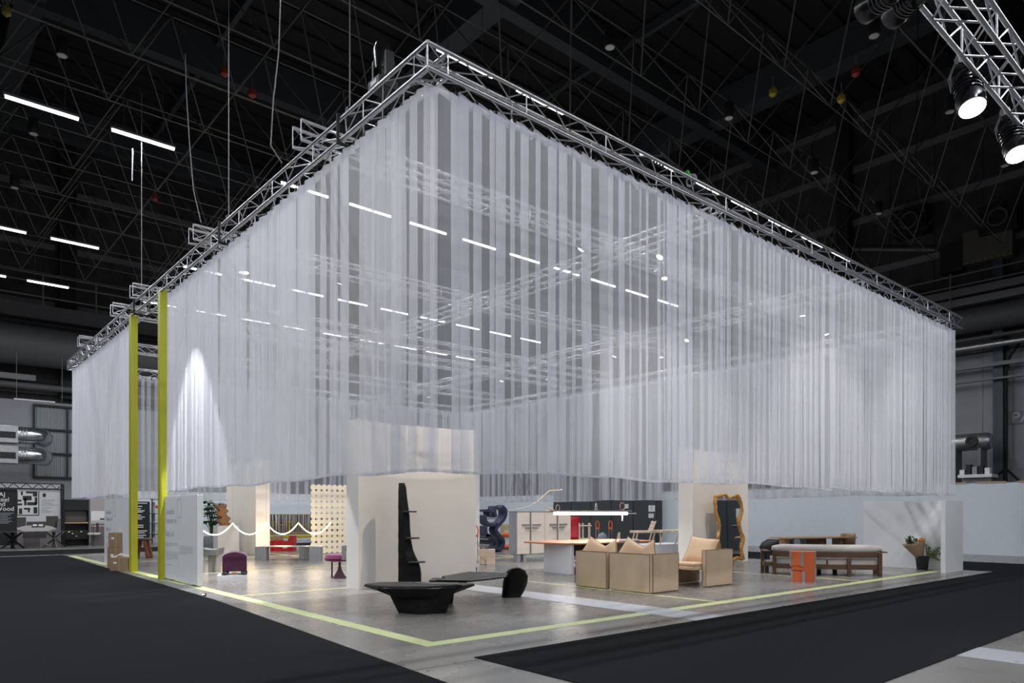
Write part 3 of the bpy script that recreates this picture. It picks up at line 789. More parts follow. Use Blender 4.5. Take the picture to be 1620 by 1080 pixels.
# chair C opens to -x
t = thing('lounge_chair', (8.10, 1.72, 0), 0, 'beige leather lounge chair facing left with two side slabs and a leaning cushion', 'armchair', 'beige leather lounge chairs')
slab('side_panel', 0, 1.0, 0, .10, .01, .77, t); slab('side_panel', .02, .95, .82, .92, .01, .36, t)
slab('seat', -.28, .98, .11, .90, .36, .43, t, m=M_cush, seams=False)
slab('seat_pad', -.26, .96, .12, .88, .435, .50, t, m=M_cush, seams=False)
slab('back_panel', .92, 1.0, .11, .90, .30, .72, t)
loose((8.62, 2.20, .74), -pi/2+.25, 'large pale leather cushion leaning in the left-facing lounge chair', roll=.12, tilt=-.6, w_=.66)

# ---------------------------------------------------------------- long dining table
t = thing('dining_table', (8.0, 6.2, 0), 0, 'long salmon-topped dining table on pale slab legs behind the lounge chairs', 'table')
MB().prism([(-.10, 1.0), (-.18, .15), (.25, -.72), (3.1, -.85), (3.35, -.2), (3.1, .9), (.4, 1.25)], .755, .79).build('tabletop', M_tabletop, t, bevel=.006)
pbox('leg', .18, .26, -.50, .52, 0, .753, M_white, t, bevel=.003)
pbox('leg', 2.6, 2.68, -.5, .52, 0, .753, M_white, t, bevel=.003)
pbox('under_box', .6, 2.5, .1, .5, .42, .753, mat('dark_walnut_underbox', (.06, .035, .02), .6), t, bevel=.004)
t = thing('tray', G(995, 855.5, .80), .1, 'flat pale tray with a notebook on the salmon table top', 'tray')
pbox('base', -.28, .28, -.16, .16, -.008, .012, M_grey, t, bevel=.004)
pbox('notebook', -.26, .24, -.14, .13, .013, .05, M_paper, t, bevel=.004)

# ---------------------------------------------------------------- hanging linear lamp above the table
pa, pb_ = ptv(877, 812, 7.0), ptv(992, 812, 7.0)
t = thing('linear_pendant', (pa.x, 7.0, pa.z), 0, 'glowing linear pendant lamp hanging over the salmon table', 'pendant lamp')
L = pb_.x-pa.x
pbox('rail', -.15, L+.2, -.03, .03, .06, .09, M_alu2, t, bevel=.004)
MB().tube((0, 0, 0), (L, 0, 0), .042, 14).build('lit_bar', mat('lit_pendant_bar', (1, .96, .88), .5, emit=7), t)
MB().tube((-.05, 0, .0), (L+.42, 0, -.0), .016, 8).build('core_rod', M_paper, t)
for x in (.35, L*.55, L*.9): MB().path([(x, 0, .09), (x, 0, TZ-pa.z)], .004, 4).build('hanging_wire', M_pipe, t)
MB().lathe([(.03, .09), (.045, .14), (.03, .24), (.02, .30)], 12, (L*.55, 0, 0)).build('wire_grip', M_chrome, t)
MB().path([(L*.93+.11*cos(a*pi/9), 0, .21+.11*sin(a*pi/9)) for a in range(18)], .010, 6, closed=True).build('cable_loop', mat('copper_cable', (.62, .40, .33), .4), t)
MB().path([(.15+.07*cos(a*pi/6), .02, .15+.09*sin(a*pi/6)) for a in range(12)], .009, 6, closed=True).build('cable_loop', M_birch, t)
MB().tube((L*.93, 0, -.03), (L*.93, 0, -.22), .018, 6).build('plug', mat('copper_cable', (0, 0, 0)), t)
ld = bpy.data.lights.new('pendant_light', 'AREA'); ld.shape = 'RECTANGLE'; ld.size = L; ld.size_y = .08; ld.energy = 60; ld.color = (1, .92, .82)
lo = bpy.data.objects.new('pendant_light', ld); COL.objects.link(lo); lo.parent = t; lo.location = (L/2, 0, -.07)

# ---------------------------------------------------------------- whitewashed cabinet
cu, cv = 10.1, 9.98
t = thing('cabinet', (cu, cv, 0), 0, 'whitewashed cabinet with cross-shaped handles on short grey feet', 'cabinet')
W = onv(903, cv)-cu; Dp = onu(805, cu)-cv
M_handle = mat('dark_grey_veneer', (.20, .19, .20), .55)
pbox('carcass', 0, W, .03, Dp, .24, 1.58, M_grey, t, bevel=.004)
pbox('top_board', -.02, W+.02, -.01, Dp+.02, 1.583, 1.605, M_grey, t, bevel=.003)
for k in range(4):
    x0 = W*k/4
    d = pbox('door', x0+.008, x0+W/4-.008, 0, .026, .25, 1.57, M_pinkwall, t, bevel=.003)
    if k % 2 == 0:
        pbox('stile', x0+W/4-.06, x0+W/4-.006, -.02, -.001, .25, 1.57, M_handle, d, bevel=.002)
    xe = x0+W/4 if k % 2 == 0 else x0
    s_ = -1 if k % 2 == 0 else 1
    a, b = sorted((xe+s_*.05, xe+s_*.40)); pbox('handle', a, b, -.04, -.002, 1.15, 1.19, M_handle, d)
    a, b = sorted((xe+s_*.05, xe+s_*.26)); pbox('handle', a, b, -.04, -.002, 1.05, 1.08, M_handle, d)
for x in (.02, .28, W-.6, W-.22):
    pbox('foot', x, x+.14, .02, .2, 0, .238, M_grey, t, bevel=.003)
# scissor lamp standing on the cabinet
vL = 10.25
pts = {k: loc for k, loc in dict(a=ptv(877, 808, vL), b=ptv(850, 793, vL), c=ptv(869, 776, vL), d=ptv(888, 775, vL), e=ptv(806, 809, vL)).items()}
o0 = pts['a'].copy(); o0.z = 1.607
t = thing('arm_lamp', o0, 0, 'wooden folding-arm lamp standing on the whitewashed cabinet', 'lamp')
for k in pts: pts[k] = pts[k]-o0
pts['a'].z = .03; 
MB().box(-.45, .06, -.06, .06, 0, .03).build('base', M_birch, t, bevel=.004)
MB().tube(pts['a'], pts['b'], .018, 8).build('arm', M_birch, t)
MB().tube(pts['b'], pts['c'], .018, 8).build('arm', M_birch, t)
MB().tube(pts['c'], pts['d'], .022, 8).build('lamp_head', M_birch, t)
MB().lathe([(.025, -.02), (.035, .02), (.02, .04)], 12, pts['d']).build('bulb_cap', M_paper, t)
e_ = Vector((pts['e'].x, 0, .02)); mid = (pts['b']+e_)/2; mid.z -= .06
MB().path([pts['b'], mid+(pts['b']-e_)*.2, mid, e_], .010, 6).build('cord', M_birch, t)

# navy wave shelf, behind the cabinet
vv = 14.8; u0 = onv(767, vv); sc = depth(13.4, 14.8)/F/RX[0]
t = thing('wave_shelf', (u0, vv, 0), 0, 'navy blue shelf made of bent wave-shaped panels, left of the whitewashed cabinet', 'shelf')
def band(name, pts, wd=.09, m=M_navy):
    P = [((x-767)*sc, (873.5-y)*depth(13.4, 14.8)/F) for x, y in pts]
    out = []
    for i in range(len(P)-1):
        a, b, c, d = P[max(i-1, 0)], P[i], P[i+1], P[min(i+2, len(P)-1)]
        for q in range(5):
            u = q/5; out.append([.5*((2*b[j])+(-a[j]+c[j])*u+(2*a[j]-5*b[j]+4*c[j]-d[j])*u*u+(-a[j]+3*b[j]-3*c[j]+d[j])*u**3) for j in (0, 1)])
    out.append(P[-1]); L_ = []; R__ = []
    for i, p in enumerate(out):
        q0, q1 = out[max(0, i-1)], out[min(len(out)-1, i+1)]; d = Vector((q1[0]-q0[0], q1[1]-q0[1])).normalized()
        L_.append((p[0]-d.y*wd/2, p[1]+d.x*wd/2)); R__.append((p[0]+d.y*wd/2, p[1]-d.x*wd/2))
    mb = MB()
    for i in range(len(out)-1):
        q = [L_[i], L_[i+1], R__[i+1], R__[i]]
        vs = [Vector((x, y, z)) for y in (0, .42) for x, z in q]
        mb.add(vs, [(0, 1, 2, 3), (7, 6, 5, 4), (0, 4, 5, 1), (2, 6, 7, 3)])
    a = [(*(L_[0][0], 0, L_[0][1]),), (R__[0][0], 0, R__[0][1]), (R__[0][0], .42, R__[0][1]), (L_[0][0], .42, L_[0][1])]
    mb.add(a, [(0, 1, 2, 3)]); a = [(L_[-1][0], 0, L_[-1][1]), (R__[-1][0], 0, R__[-1][1]), (R__[-1][0], .42, R__[-1][1]), (L_[-1][0], .42, L_[-1][1])]
    mb.add(a, [(3, 2, 1, 0)])
    return mb.build(name, m, t, ang=.8)
band('bent_panel', [(794, 801), (800, 808), (798, 820), (789, 831), (785, 838), (789, 846), (796, 855), (795, 865), (790, 872)], .13)
band('bent_panel', [(784, 801), (783, 810), (785, 818)], .11)
band('bent_panel', [(767, 808), (775, 808), (776, 818)], .09)
band('bent_panel', [(768, 815), (770, 825), (778, 831), (787, 828)], .10)
band('bent_panel', [(769, 832), (770, 845), (776, 850)], .13)
band('bent_panel', [(768, 850), (773, 846), (783, 852), (786, 862), (780, 871)], .10)
pbox('flat_shelf', 0, .62, .02, .40, (873.5-820)*depth(13.4, 14.8)/F-.03, (873.5-820)*depth(13.4, 14.8)/F, M_navy, t)
pbox('flat_shelf', 0, .60, .02, .40, (873.5-832)*depth(13.4, 14.8)/F-.03, (873.5-832)*depth(13.4, 14.8)/F, M_navy, t)

# wooden planter with twigs
t = front('wood_planter', 770, 892.5, 'pale wooden block planter holding dry twigs, below the navy shelf', 'planter')
q = depth(8.8, 9.7)/F
MB().prism([(-.26, 0), (.26, 0), (.26, .01), (-.26, .01)], 0, .01).build('plinth', M_birch, t)
mb = MB(); 
prof = [(-.27, .46), (-.27, .34), (-.22, .25), (-.13, .19), (-.02, .16), (0, .16), (0, .0), (.25, 0), (.25, .46)]
mb.prism(prof, -.12, .12, Matrix.Rotation(pi/2, 4, 'X')); mb.build('block', M_birch, t, bevel=.004)
pbox('foot', -.2, -.06, -.1, .1, .01, .19, M_birch, t)
for k in range(16):
    a = rnd(-1, 1); x = rnd(-.2, .1); P = [(x, 0, .44)]
    for j in range(1, 5): P.append((x+a*.07*j+rnd(-.03, .03), rnd(-.08, .08), .44+.06*j+rnd(-.02, .02)))
    MB().path(P, [.006, .005, .004, .003, .002], 5).build('twig', mat('dry_twig', (.10, .07, .05), .8), t)

# orange-handled walking frames
def frame_post(px, py, lab, hgt=1.2):
    t = front('handled_post', px, py, lab, 'walking frame', 'orange-handled chrome posts')
    MB().path([(-.05, 0, hgt-.28), (-.06, 0, hgt-.12), (-.03, 0, hgt), (.03, 0, hgt), (.07, 0, hgt-.1), (.05, 0, hgt-.28)], .018, 8).build('grip', mat('orange_grip', (.75, .14, .03), .5), t)
    for x in (-.05, .05): MB().tube((x, 0, .10), (x, 0, hgt-.28), .012, 8).build('pole', M_chrome, t)
    pbox('crossbar', -.1, .1, -.03, .03, .10, .15, M_paper, t, bevel=.005)
    pbox('grip_block', -.07, .07, -.02, .02, hgt-.30, hgt-.24, mat('orange_grip', (0, 0, 0)), t, bevel=.005)
    for y in (-.06, .06): MB().path([(.02*cos(a*pi/5), y, .035+.035*sin(a*pi/5)) for a in range(10)], .015, 6, closed=True).build('caster', M_rubber, t)
    MB().tube((0, 0, .03), (0, 0, .1), .02, 8).build('stem', M_black, t)
    return t
frame_post(752.5, 902, 'chrome post with an orange grip beside the big cream wall')
frame_post(945, 876, 'chrome post with an orange grip behind the salmon table, left of the pair', 1.24)
frame_post(965.5, 876, 'chrome post with an orange grip behind the salmon table, right of the pair', 1.24)

# red chair and beaded pieces
p = G(906, 874)
t = thing('red_chair', p, FACE, 'glossy red curved chair, half hidden behind the whitewashed cabinet', 'chair')
def shell(pts, wd, th, name, m, t):
    mb = MB(); n = len(pts)
    mb.grid([[(-wd/2, y, z), (-wd/4, y-.04, z), (0, y-.05, z), (wd/4, y-.04, z), (wd/2, y, z)] for y, z in pts])
    return mb.build(name, m, t, thick=th, ang=1.2)
shell([(.22, 1.40), (.24, 1.1), (.20, .85), (.12, .65), (.05, .52)], .62, .06, 'backrest', M_red, t)
shell([(.1, .48), (-.1, .46), (-.35, .47), (-.45, .44)], .62, .08, 'seat', M_red, t)
for x in (-.25, .25): MB().tube((x, -.1, 0), (x, -.1, .44), .03, 10).build('leg', M_red, t)
def bead(mb, p, q, r=.026, n=None):
    p, q = Vector(p), Vector(q); L = (q-p).length; n = n or max(2, int(L/(r*1.9))); rot = (q-p).to_track_quat('Z', 'Y').to_matrix().to_4x4()
    prof = []
    for k in range(n*4+1):
        prof.append((r*(.62+.38*abs(sin(pi*k/4))), L*k/(n*4)))
    b = MB().lathe(prof, 8); mb.add([Matrix.Translation(p) @ rot @ Vector(v) for v in b.v], b.f)
def beaded(name, p, q, t, r=.026): m = MB(); bead(m, p, q, r); return m.build(name, M_birch, t, ang=1.3)
t = front('beaded_stand', 925, 878, 'pale turned-bead wooden stand behind the salmon table, left of the orange grips', 'stand')
for x, y in ((-.20, -.12), (.14, -.12), (.20, .14), (-.05, .14)): beaded('leg', (x, y, 0), (x, y, 1.18), t, .035)
for z in (.60, 1.08):
    beaded('rail', (-.24, -.12, z), (.24, -.12, z), t); beaded('rail', (-.2, .14, z), (.26, .14, z), t)
    beaded('rail', (-.2, -.12, z), (-.05, .14, z), t); beaded('rail', (.14, -.12, z), (.2, .14, z), t)
# plinth and chaise
pq = G(1012, 886); pk = G(1082, 884)
t = thing('plinth', (13.95, 8.1, 0), 0, 'white plinth under the pale beaded chaise', 'plinth')
pbox('body', 0, 2.5, 0, 1.0, 0, .48, M_white, t, bevel=.004)
t = thing('beaded_chaise', (14.05, 8.6, .48), FACE+.25, 'pale beaded wooden chaise longue standing on the white plinth', 'chaise')
for x in (.0, .12, .62, .74, .95, 1.06, 1.62, 1.74):
    beaded('leg', (x, -.12 if int(x*100) % 2 else .12, 0), (x, -.12, .38), t, .028)
for y in (-.14, .14): beaded('side_rail', (-.05, y, .42), (1.85, y, .42), t, .028)
for k in range(22):
    if k < 9: beaded('slat', (-.03+.075*k, -.16, .46), (-.03+.075*k, .16, .46), t, .022)
    else: beaded('slat', (.10+.08*k, -.16, .47), (.10+.08*k, .16, .47), t, .03)
for k in range(6): beaded('back_slat', (.66+.02*k, -.16, .48+.055*k), (.66+.02*k, .16, .48+.055*k), t, .032)
for y in (-.15, .15): beaded('back_post', (.64, y, .46), (.78, y, .80), t, .024)
# grey dome lamp and beige vessel on the floor behind the table
t = front('dome_lamp', 953, 872, 'small grey glass dome behind the salmon table', 'lamp')
MB().lathe([(.18, 0), (.18, .38), (.2, .40), (.22, .55), (.15, .70), (.05, .76), (.01, .77)], 20).build('dome', mat('smoked_glass', (.22, .25, .28), .15), t)
t = front('curved_stool', 972, 874, 'small beige curved stool between the orange grips', 'stool')
mb = MB(); mb.prism([(-.22, .40), (-.05, .36), (.1, .45), (.15, .75), (.21, .8), (.22, 0), (.15, 0), (.1, .3), (-.22, .33)], -.12, .12, Matrix.Rotation(pi/2, 4, 'X')); mb.build('seat', M_birch, t, bevel=.006)
# beige rounded bench and orange tubes seen beyond the navy shelf
t = front('rounded_bench', 813, 868, 'khaki rounded bench glimpsed between the navy shelf and the cabinet', 'bench')
pbox('seat', -.6, .55, 0, .8, .30, .62, mat('khaki_upholstery', (.42, .36, .22), .8), t, bevel=.06)
pbox('backrest', -.6, .55, .6, .8, .62, 1.05, mat('khaki_upholstery', (0, 0, 0)), t, bevel=.06)
pbox('base', -.5, .45, .1, .7, 0, .30, M_walnut, t)
t = front('orange_ring_stool', 803, 868.5, 'orange and white ringed stool left of the cabinet side', 'stool')
for z in (.12, .62): MB().path([(.17*cos(a*pi/8), .17*sin(a*pi/8), z) for a in range(16)], .09, 10, closed=True).build('ring', mat('orange_grip', (0, 0, 0)), t)
MB().lathe([(.12, 0), (.12, .75), (.14, .8)], 16).build('core', M_white, t)

# ---------------------------------------------------------------- gold-framed mirror
vM = 5.42
t = thing('wavy_mirror', (onv(1148, vM), vM, 0), 0, 'tall mirror in a wavy golden burl wood frame leaning on the cream wall', 'mirror')
mu = lambda px, py: (onv(px, vM)-onv(1148, vM), zat(py, onv(px, vM), vM))
def wavy(pts, r, nm):
    P = []
    for a, b in pts: x, z = mu(a, b); P.append(Vector((x, -.06-.04*(2.2-z)/2.2, max(z, .07))))
    out = []
    for i in range(len(P)-1):
        a, b, c, d = P[max(i-1, 0)], P[i], P[i+1], P[min(i+2, len(P)-1)]
        for q in range(4):
            u = q/4; out.append(.5*((2*b)+(c-a)*u+(2*a-5*b+4*c-d)*u*u+(3*b-a-3*c+d)*u**3))
    out.append(P[-1]); n = len(out)
    rr = [r*(1+.16*sin(i*.7)+.08*sin(i*1.7+1)) for i in range(n)]
    MB().path(out, rr, 12).build(nm, M_gold, t, ang=1.3)
wavy([(1130, 784), (1128, 795), (1129, 810), (1133, 825), (1134, 838), (1131, 852), (1134, 866), (1132, 884)], .055, 'frame_left')
wavy([(1128, 787), (1136, 784), (1145, 783), (1149, 788), (1156, 786), (1164, 784), (1168, 790)], .05, 'frame_top')
wavy([(1163, 785), (1168, 795), (1170, 808), (1165, 823), (1167, 838), (1171, 852), (1168, 868), (1171, 884)], .065, 'frame_right')
wavy([(1132, 884), (1142, 882), (1152, 886), (1162, 882), (1170, 884)], .055, 'frame_bottom')
x0, zb_ = mu(1131, 884); x1, zt1 = mu(1168, 786)
MB().add([(x0, -.095, .10), (x1, -.095, .10), (x1, -.065, zt1), (x0, -.065, zt1)], [(0, 1, 2, 3)]).build('glass', M_mirror, t, thick=.012, flat=True)

# ---------------------------------------------------------------- orange side table
t = front('orange_side_table', 1271, 919.5, 'orange lacquered block side table with silver edges, in front of the dark oak sofa', 'side table', rz=FACE-.36)
q = .0146
pbox('column', 0, .26, -.05, .34, 0, .68, M_orange, t, bevel=.003)
pbox('lower_block', -.26, .03, -.10, .26, 0, .25, M_orange, t, bevel=.003)
mb = MB(); mb.prism([(-.29, .36), (-.22, .27), (.04, .25), (-.0, .36)], -.34, .12, Matrix.Rotation(pi/2, 4, 'X')); mb.build('sloped_block', M_orange, t, loc=(0, 0, 0))
pbox('upper_block', -.29, 0, -.14, .30, .36, .68, M_orange, t, bevel=.003)
for a, b, c, d, y in ((-.29, -.25, .37, .68, -.145), (-.06, 0, .35, .68, -.145), (-.03, .03, 0, .245, -.105), (.235, .262, 0, .68, -.055), (-.26, -.235, 0, .245, -.105)):
    pbox('silver_edge', a, b, y-.004, y+.004, c, d, M_steel, t)

# ---------------------------------------------------------------- dark oak sofa
pL, pR = G(1222, 908.5), G(1394, 911.5)
d = pR-pL; LS = d.length; ang = math.atan2(d.y, d.x)
t = thing('oak_sofa', pL, ang, 'dark stained oak sofa with pale grey cushions, seen from behind', 'sofa')
bow = lambda x: -.16*(1-(2*x/LS-1)**2)
def bowed(name, x0, x1, y0, y1, z0, z1, m, n=16, round_=0):
    mb = MB(); rings = []
    for k in range(n+1):
        x = x0+(x1-x0)*k/n; b = bow(x)
        if round_:
            rr = [(x, b+(y0+y1)/2+(y1-y0)/2*cos(2*pi*j/12), (z0+z1)/2+(z1-z0)/2*sin(2*pi*j/12)) for j in range(12)]
            e = min(k, n-k); f_ = [.55, .85, 1][min(e, 2)]
            rr = [(x, b+(y0+y1)/2+(p[1]-b-(y0+y1)/2)*f_, (z0+z1)/2+(p[2]-(z0+z1)/2)*f_) for p in rr]
        else: rr = [(x, b+y0, z0), (x, b+y1, z0), (x, b+y1, z1), (x, b+y0, z1)]
        rings.append(rr)
    return mb.loft(rings).build(name, m, t, ang=.9, bevel=0 if round_ else .006)
bowed('top_rail', .02, LS-.02, -.04, .02, .45, .58, M_walnut)
bowed('bottom_rail', .02, LS-.02, -.04, .03, .165, .285, M_walnut)
bowed('seat_board', .02, LS-.02, .03, .75, .20, .25, M_walnut)
bowed('seat_cushion', .04, LS/2-.02, .03, .78, .26, .43, M_fabric, round_=0)
bowed('seat_cushion', LS/2+.02, LS-.04, .03, .78, .26, .43, M_fabric, round_=0)
bowed('back_cushion', .0, LS+.02, -.05, .22, .55, .77, M_fabric, n=20, round_=1)
for x in (0, LS*.68, LS-.08):
    pbox('post', x, x+.085, bow(x)-.07, bow(x)+.02, 0, .57 if x != LS*.68 else .46, M_walnut, t, bevel=.008)
for x in (-.10, LS*.45, LS*.60, LS-.02):
    pbox('leg', x, x+.09, .55+bow(x), .66+bow(x), 0, .2, M_walnut, t, bevel=.008)
for x in (-.20, LS-.02):
    pbox('armrest', x, x+.14, -.10, .75, .575, .605, M_walnut, t, bevel=.01)
pbox('post', -.20, -.12, .6, .68, 0, .573, M_walnut, t, bevel=.006)
pbox('arm_rail', -.2, 0, -.02, .04, .22, .32, M_walnut, t, bevel=.006)
pbox('arm_rail', -.17, -.13, 0, .6, .2, .3, M_walnut, t, bevel=.006)

# light oak table and stump chair behind the sofa
p0, p1 = G(1243, 889), G(1353, 887)
d = p1-p0; LT = d.length; a_ = math.atan2(d.y, d.x)
t = thing('oak_table', p0, a_, 'long light oak table behind the dark oak sofa', 'table')
pbox('tabletop', -.05, LT, -.1, .8, .735, .775, M_oak, t, bevel=.008)
MB().lathe([(.16, 0), (.17, .3), (.15, .6), (.16, .733)], 16, (.15, .3, 0)).build('leg', M_oak, t)
pbox('leg', LT*.5, LT*.5+.28, .1, .55, 0, .733, mat('brown_oak', (.22, .12, .06), .5), t, bevel=.01)
pbox('leg', LT-.45, LT-.39, .1, .55, 0, .733, M_oak, t, bevel=.01)
t = front('stump_chair', 1343, 886.5, 'rounded light burl chair at the right end of the light oak table', 'chair')
MB().lathe([(.17, 0), (.19, .42), (.17, .44)], 18).build('base', M_gold, t)
mb = MB(); mb.grid([[(.22*cos(a), .2*sin(a)+.02, z) for a in [pi*.05+pi*.9*k/12 for k in range(13)]] for z in (.44, .6, .78, .88)]); mb.build('backrest', M_oak, t, thick=.06, ang=1.2)
MB().lathe([(.19, .44), (.2, .5), (.17, .52)], 18).build('seat', M_oak, t)
t = front('black_lounger', 1225, 884, 'low black shaggy lounger left of the dark oak sofa', 'lounger')
mb = MB(); mb.loft([[(x*1.0, y*.4, z) for x, y in [(cos(a*pi/7)*w_, sin(a*pi/7)) for a in range(14)]] for z, w_ in ((.22, .42), (.40, .5), (.55, .4), (.66, .2))]); mb.build('seat', M_black, t, ang=1.2)
for x in (-.3, .3): MB().tube((x, 0, 0), (x, 0, .24), .03).build('leg', M_black, t)
t = front('equipment_cart', 1275, 868, 'black wheeled equipment cart by the pale partition, behind the light oak table', 'cart')
pbox('body', -.65, .65, 0, .6, .14, .46, M_black, t, bevel=.05)
pbox('panel', -.6, .0, -.02, .0, .18, .42, mat('dark_grey_panel', (.05, .055, .06), .5), t)
MB().lathe([(.14, 0), (.14, .03)], 20).build('round_gauge', M_grey, t, loc=(-.4, -.03, .30)).rotation_euler = (pi/2, 0, 0)
for x in (-.6, .6): MB().tube((x, -.02, .13), (x, .1, .13), .13, 14).build('wheel', M_rubber, t)
t = front('grey_crate', 1307, 867, 'grey stacked frame crate right of the black equipment cart', 'crate')
pbox('body', -.22, .22, 0, .5, 0, .40, M_door, t, bevel=.02)
for x in (-.2, -.07, .07, .2): pbox('strut', x-.015, x+.015, -.03, -.001, .02, .38, M_alu2, t)

# ---------------------------------------------------------------- potted bouquet
t = front('black_bucket', 1459, 900.5, 'black plastic bucket holding plants against the white end wall', 'bucket')
q = depth(16.6, .47)/F
MB().lathe([(.125, 0), (.135, .02), (.165, .34), (.175, .345), (.175, .37), (.15, .372)], 24).build('body', M_black, t)
t = thing('wrapped_bouquet', G(1456, 900.5)+Vector((0, 0, .30)), FACE, 'bouquet wrapped in brown paper leaning in the black bucket', 'bouquet')
mb = MB(); rows = []
for k in range(9):
    f_ = k/8; z = .02+.42*f_; c = Vector((-.02-.16*f_, 0, z)); rows.append([c+Vector(((.09+.20*f_)*cos(a*pi/9)*(1.0), (.08+.13*f_)*sin(a*pi/9), .07*f_*cos(a*pi/9*1)+.02*sin(a*1.9)*f_)) for a in range(19)])
mb.grid(rows).build('brown_paper', M_kraft, t, thick=.006, ang=1.3)
def leaf_cloud(name, root, c, R_, n, m, size=.05, seed=1):
    rr = random.Random(seed); mb = MB()
    for k in range(n):
        d = Vector((rr.gauss(0, 1), rr.gauss(0, 1), rr.gauss(0, 1))).normalized(); p = Vector(c)+Vector((d.x*R_[0], d.y*R_[1], d.z*R_[2]))*rr.uniform(.5, 1)
        a = Vector((rr.uniform(-1, 1), rr.uniform(-1, 1), rr.uniform(-.5, .8))).normalized(); b = a.cross(Vector((rr.random(), rr.random(), 1))).normalized(); n_ = a.cross(b)
        s_ = size*rr.uniform(.7, 1.3)
        vs = [p, p+a*s_*.5+b*s_*.33+n_*s_*.08, p+a*s_*1.2, p+a*s_*.5-b*s_*.33+n_*s_*.08, p+a*s_*.5-n_*s_*.05]
        mb.add(vs, [(0, 1, 4), (1, 2, 4), (2, 3, 4), (3, 0, 4)])
    return mb.build(name, m, root, kind='stuff')
leaf_cloud('foliage', t, (-.24, 0, .50), (.16, .12, .12), 90, M_leaf, .07, 3)
for i, (x, z) in enumerate(((-.04, .50), (.02, .49), (-.0, .54), (.05, .52))):
    MB().lathe([(.005, -.035), (.03, -.025), (.042, 0), (.03, .03), (.005, .036)], 14, (x, -.06, z)).build('orange_flower', mat('orange_flower', (.75, .28, .02), .6), t)
for k in range(5): MB().tube((-.02, 0, .0), (-.2+.06*k, .0, .5), .005, 5).build('stem', M_leaf, t)
t = thing('fern', G(1461, 900.5)+Vector((-.04, -.08, .34)), FACE, 'drooping green fern sprays beside the wrapped bouquet', 'plant')
for k in range(9):
    a = rnd(-.3, 1.9); L_ = rnd(.25, .42); P = []
    for j in range(6):
        f_ = j/5; P.append(Vector((.03+cos(a)*L_*f_*.95+.03*k*f_*.3, (k-4)*.025*f_, L_*f_*sin(abs(a)+.3)*.9-.15*f_*f_*cos(a))))
    o = MB().path(P, .004, 5).build('stem', M_leaf, t)
    mb = MB()
    for j in range(1, 6):
        for s_ in (-1, 1):
            p = P[j]; mb.add([p, p+Vector((.02, s_*.02, .03)), p+Vector((.04, s_*.05, .02)), p+Vector((.03, s_*.03, -.015))], [(0, 1, 2, 3)])
            mb.add([p, p+Vector((-.02, s_*.01, .035)), p+Vector((.0, s_*.02, .06)), p+Vector((.02, s_*.01, .03))], [(0, 1, 2, 3)])
    mb.build('leaflets', mat('pale_green_leaf', (.12, .17, .06), .5), o, kind='stuff')

# ---------------------------------------------------------------- left part of the stand
# plum ottoman on a plinth
t = front('low_plinth', 368, 919.5, 'low white plinth under the plum velvet ottoman', 'plinth')
pbox('body', -.32, .31, -.02, .62, 0, .14, M_white, t, bevel=.003); t.rotation_euler.z = FACE+.35
t = thing('velvet_ottoman', G(368, 919.5)+Vector((.12, .20, .14)), FACE+.35, 'plum velvet ottoman with a domed lid on dark feet', 'ottoman')
w_ = .26
arch = [(-w_, .08), (w_, .08)]+[(w_-2*w_*k/12, .42) if k in (0, 12) else (w_-2*w_*k/12, .455+.07*sin(pi*k/12)) for k in range(13)]
MB().prism(arch, -.30, .20, Matrix.Rotation(pi/2, 4, 'X')).build('body', M_purple, t, bevel=.018)
MB().path([(-w_-.004, -.205, .42), (w_+.004, -.205, .42), (w_+.004, .305, .42), (-w_-.004, .305, .42)], .006, 6, closed=True).build('lid_seam', M_purple, t)
for x in (-w_+.06, w_-.06):
    for y in (-.16, .24): MB().lathe([(.06, 0), (.075, .04), (.05, .078)], 14, (x, y, 0)).build('foot', M_rubber, t)
pbox('copper_trim', -.06, .04, -.19, -.1, .0, .06, mat('copper', (.7, .35, .2), .3, .9), t)
# steel console
t = front('steel_console', 339, 904.5, 'brushed steel console with a dished top beside the plum ottoman', 'console')
MB().prism([(-.15, .455), (.15, .455), (.20, .64), (.12, .60), (-.08, .60), (-.28, .64)], -.20, .20, Matrix.Rotation(pi/2, 4, 'X')).build('dished_top', M_steel, t, bevel=.006)
pbox('column', -.13, -.03, -.08, .08, 0, .453, M_steel, t, bevel=.004)
MB().lathe([(.085, 0), (.085, .453)], 24, (.08, 0, 0)).build('column', mat('ribbed_alu', (.50, .46, .42), .4, .6), t)
# corrugated steel bench
t = front('steel_bench', 455, 886.5, 'corrugated steel bench table on three ribbed legs', 'bench')
q = 23.1/F
def corr(px0, px1, y):
    x0, x1 = (px0-455)*q, (px1-455)*q; n = 10; outl = []
    pts = []
    def seg(a, b, m, amp):
        a, b = Vector(a), Vector(b); d = b-a; nrm = Vector((d.y, -d.x)).normalized(); r = []
        for k in range(m): r.append(a+d*k/m+nrm*(amp if k % 2 else 0))
        return r
    P = seg((x0, y), (x1, y), 12, .012)+seg((x1, y), (x1, y+.3), 10, .012)+seg((x1, y+.3), (x0, y+.3), 12, .012)+seg((x0, y+.3), (x0, y), 10, .012)
    return [(p.x, p.y) for p in P]
for a, b in ((403, 421), (466, 482), (489, 507)): MB().prism(corr(a, b, 0 if a != 466 else .5), 0, .43).build('ribbed_leg', M_steel, t, flat=True)
mb = MB(); mb.box((403-455)*q, (507-455)*q, 0, .85, .432, .455); mb.build('tabletop', M_steel, t, bevel=.003)
pbox('paper_sheets', .6, .95, .2, .55, .457, .475, M_paper, t)
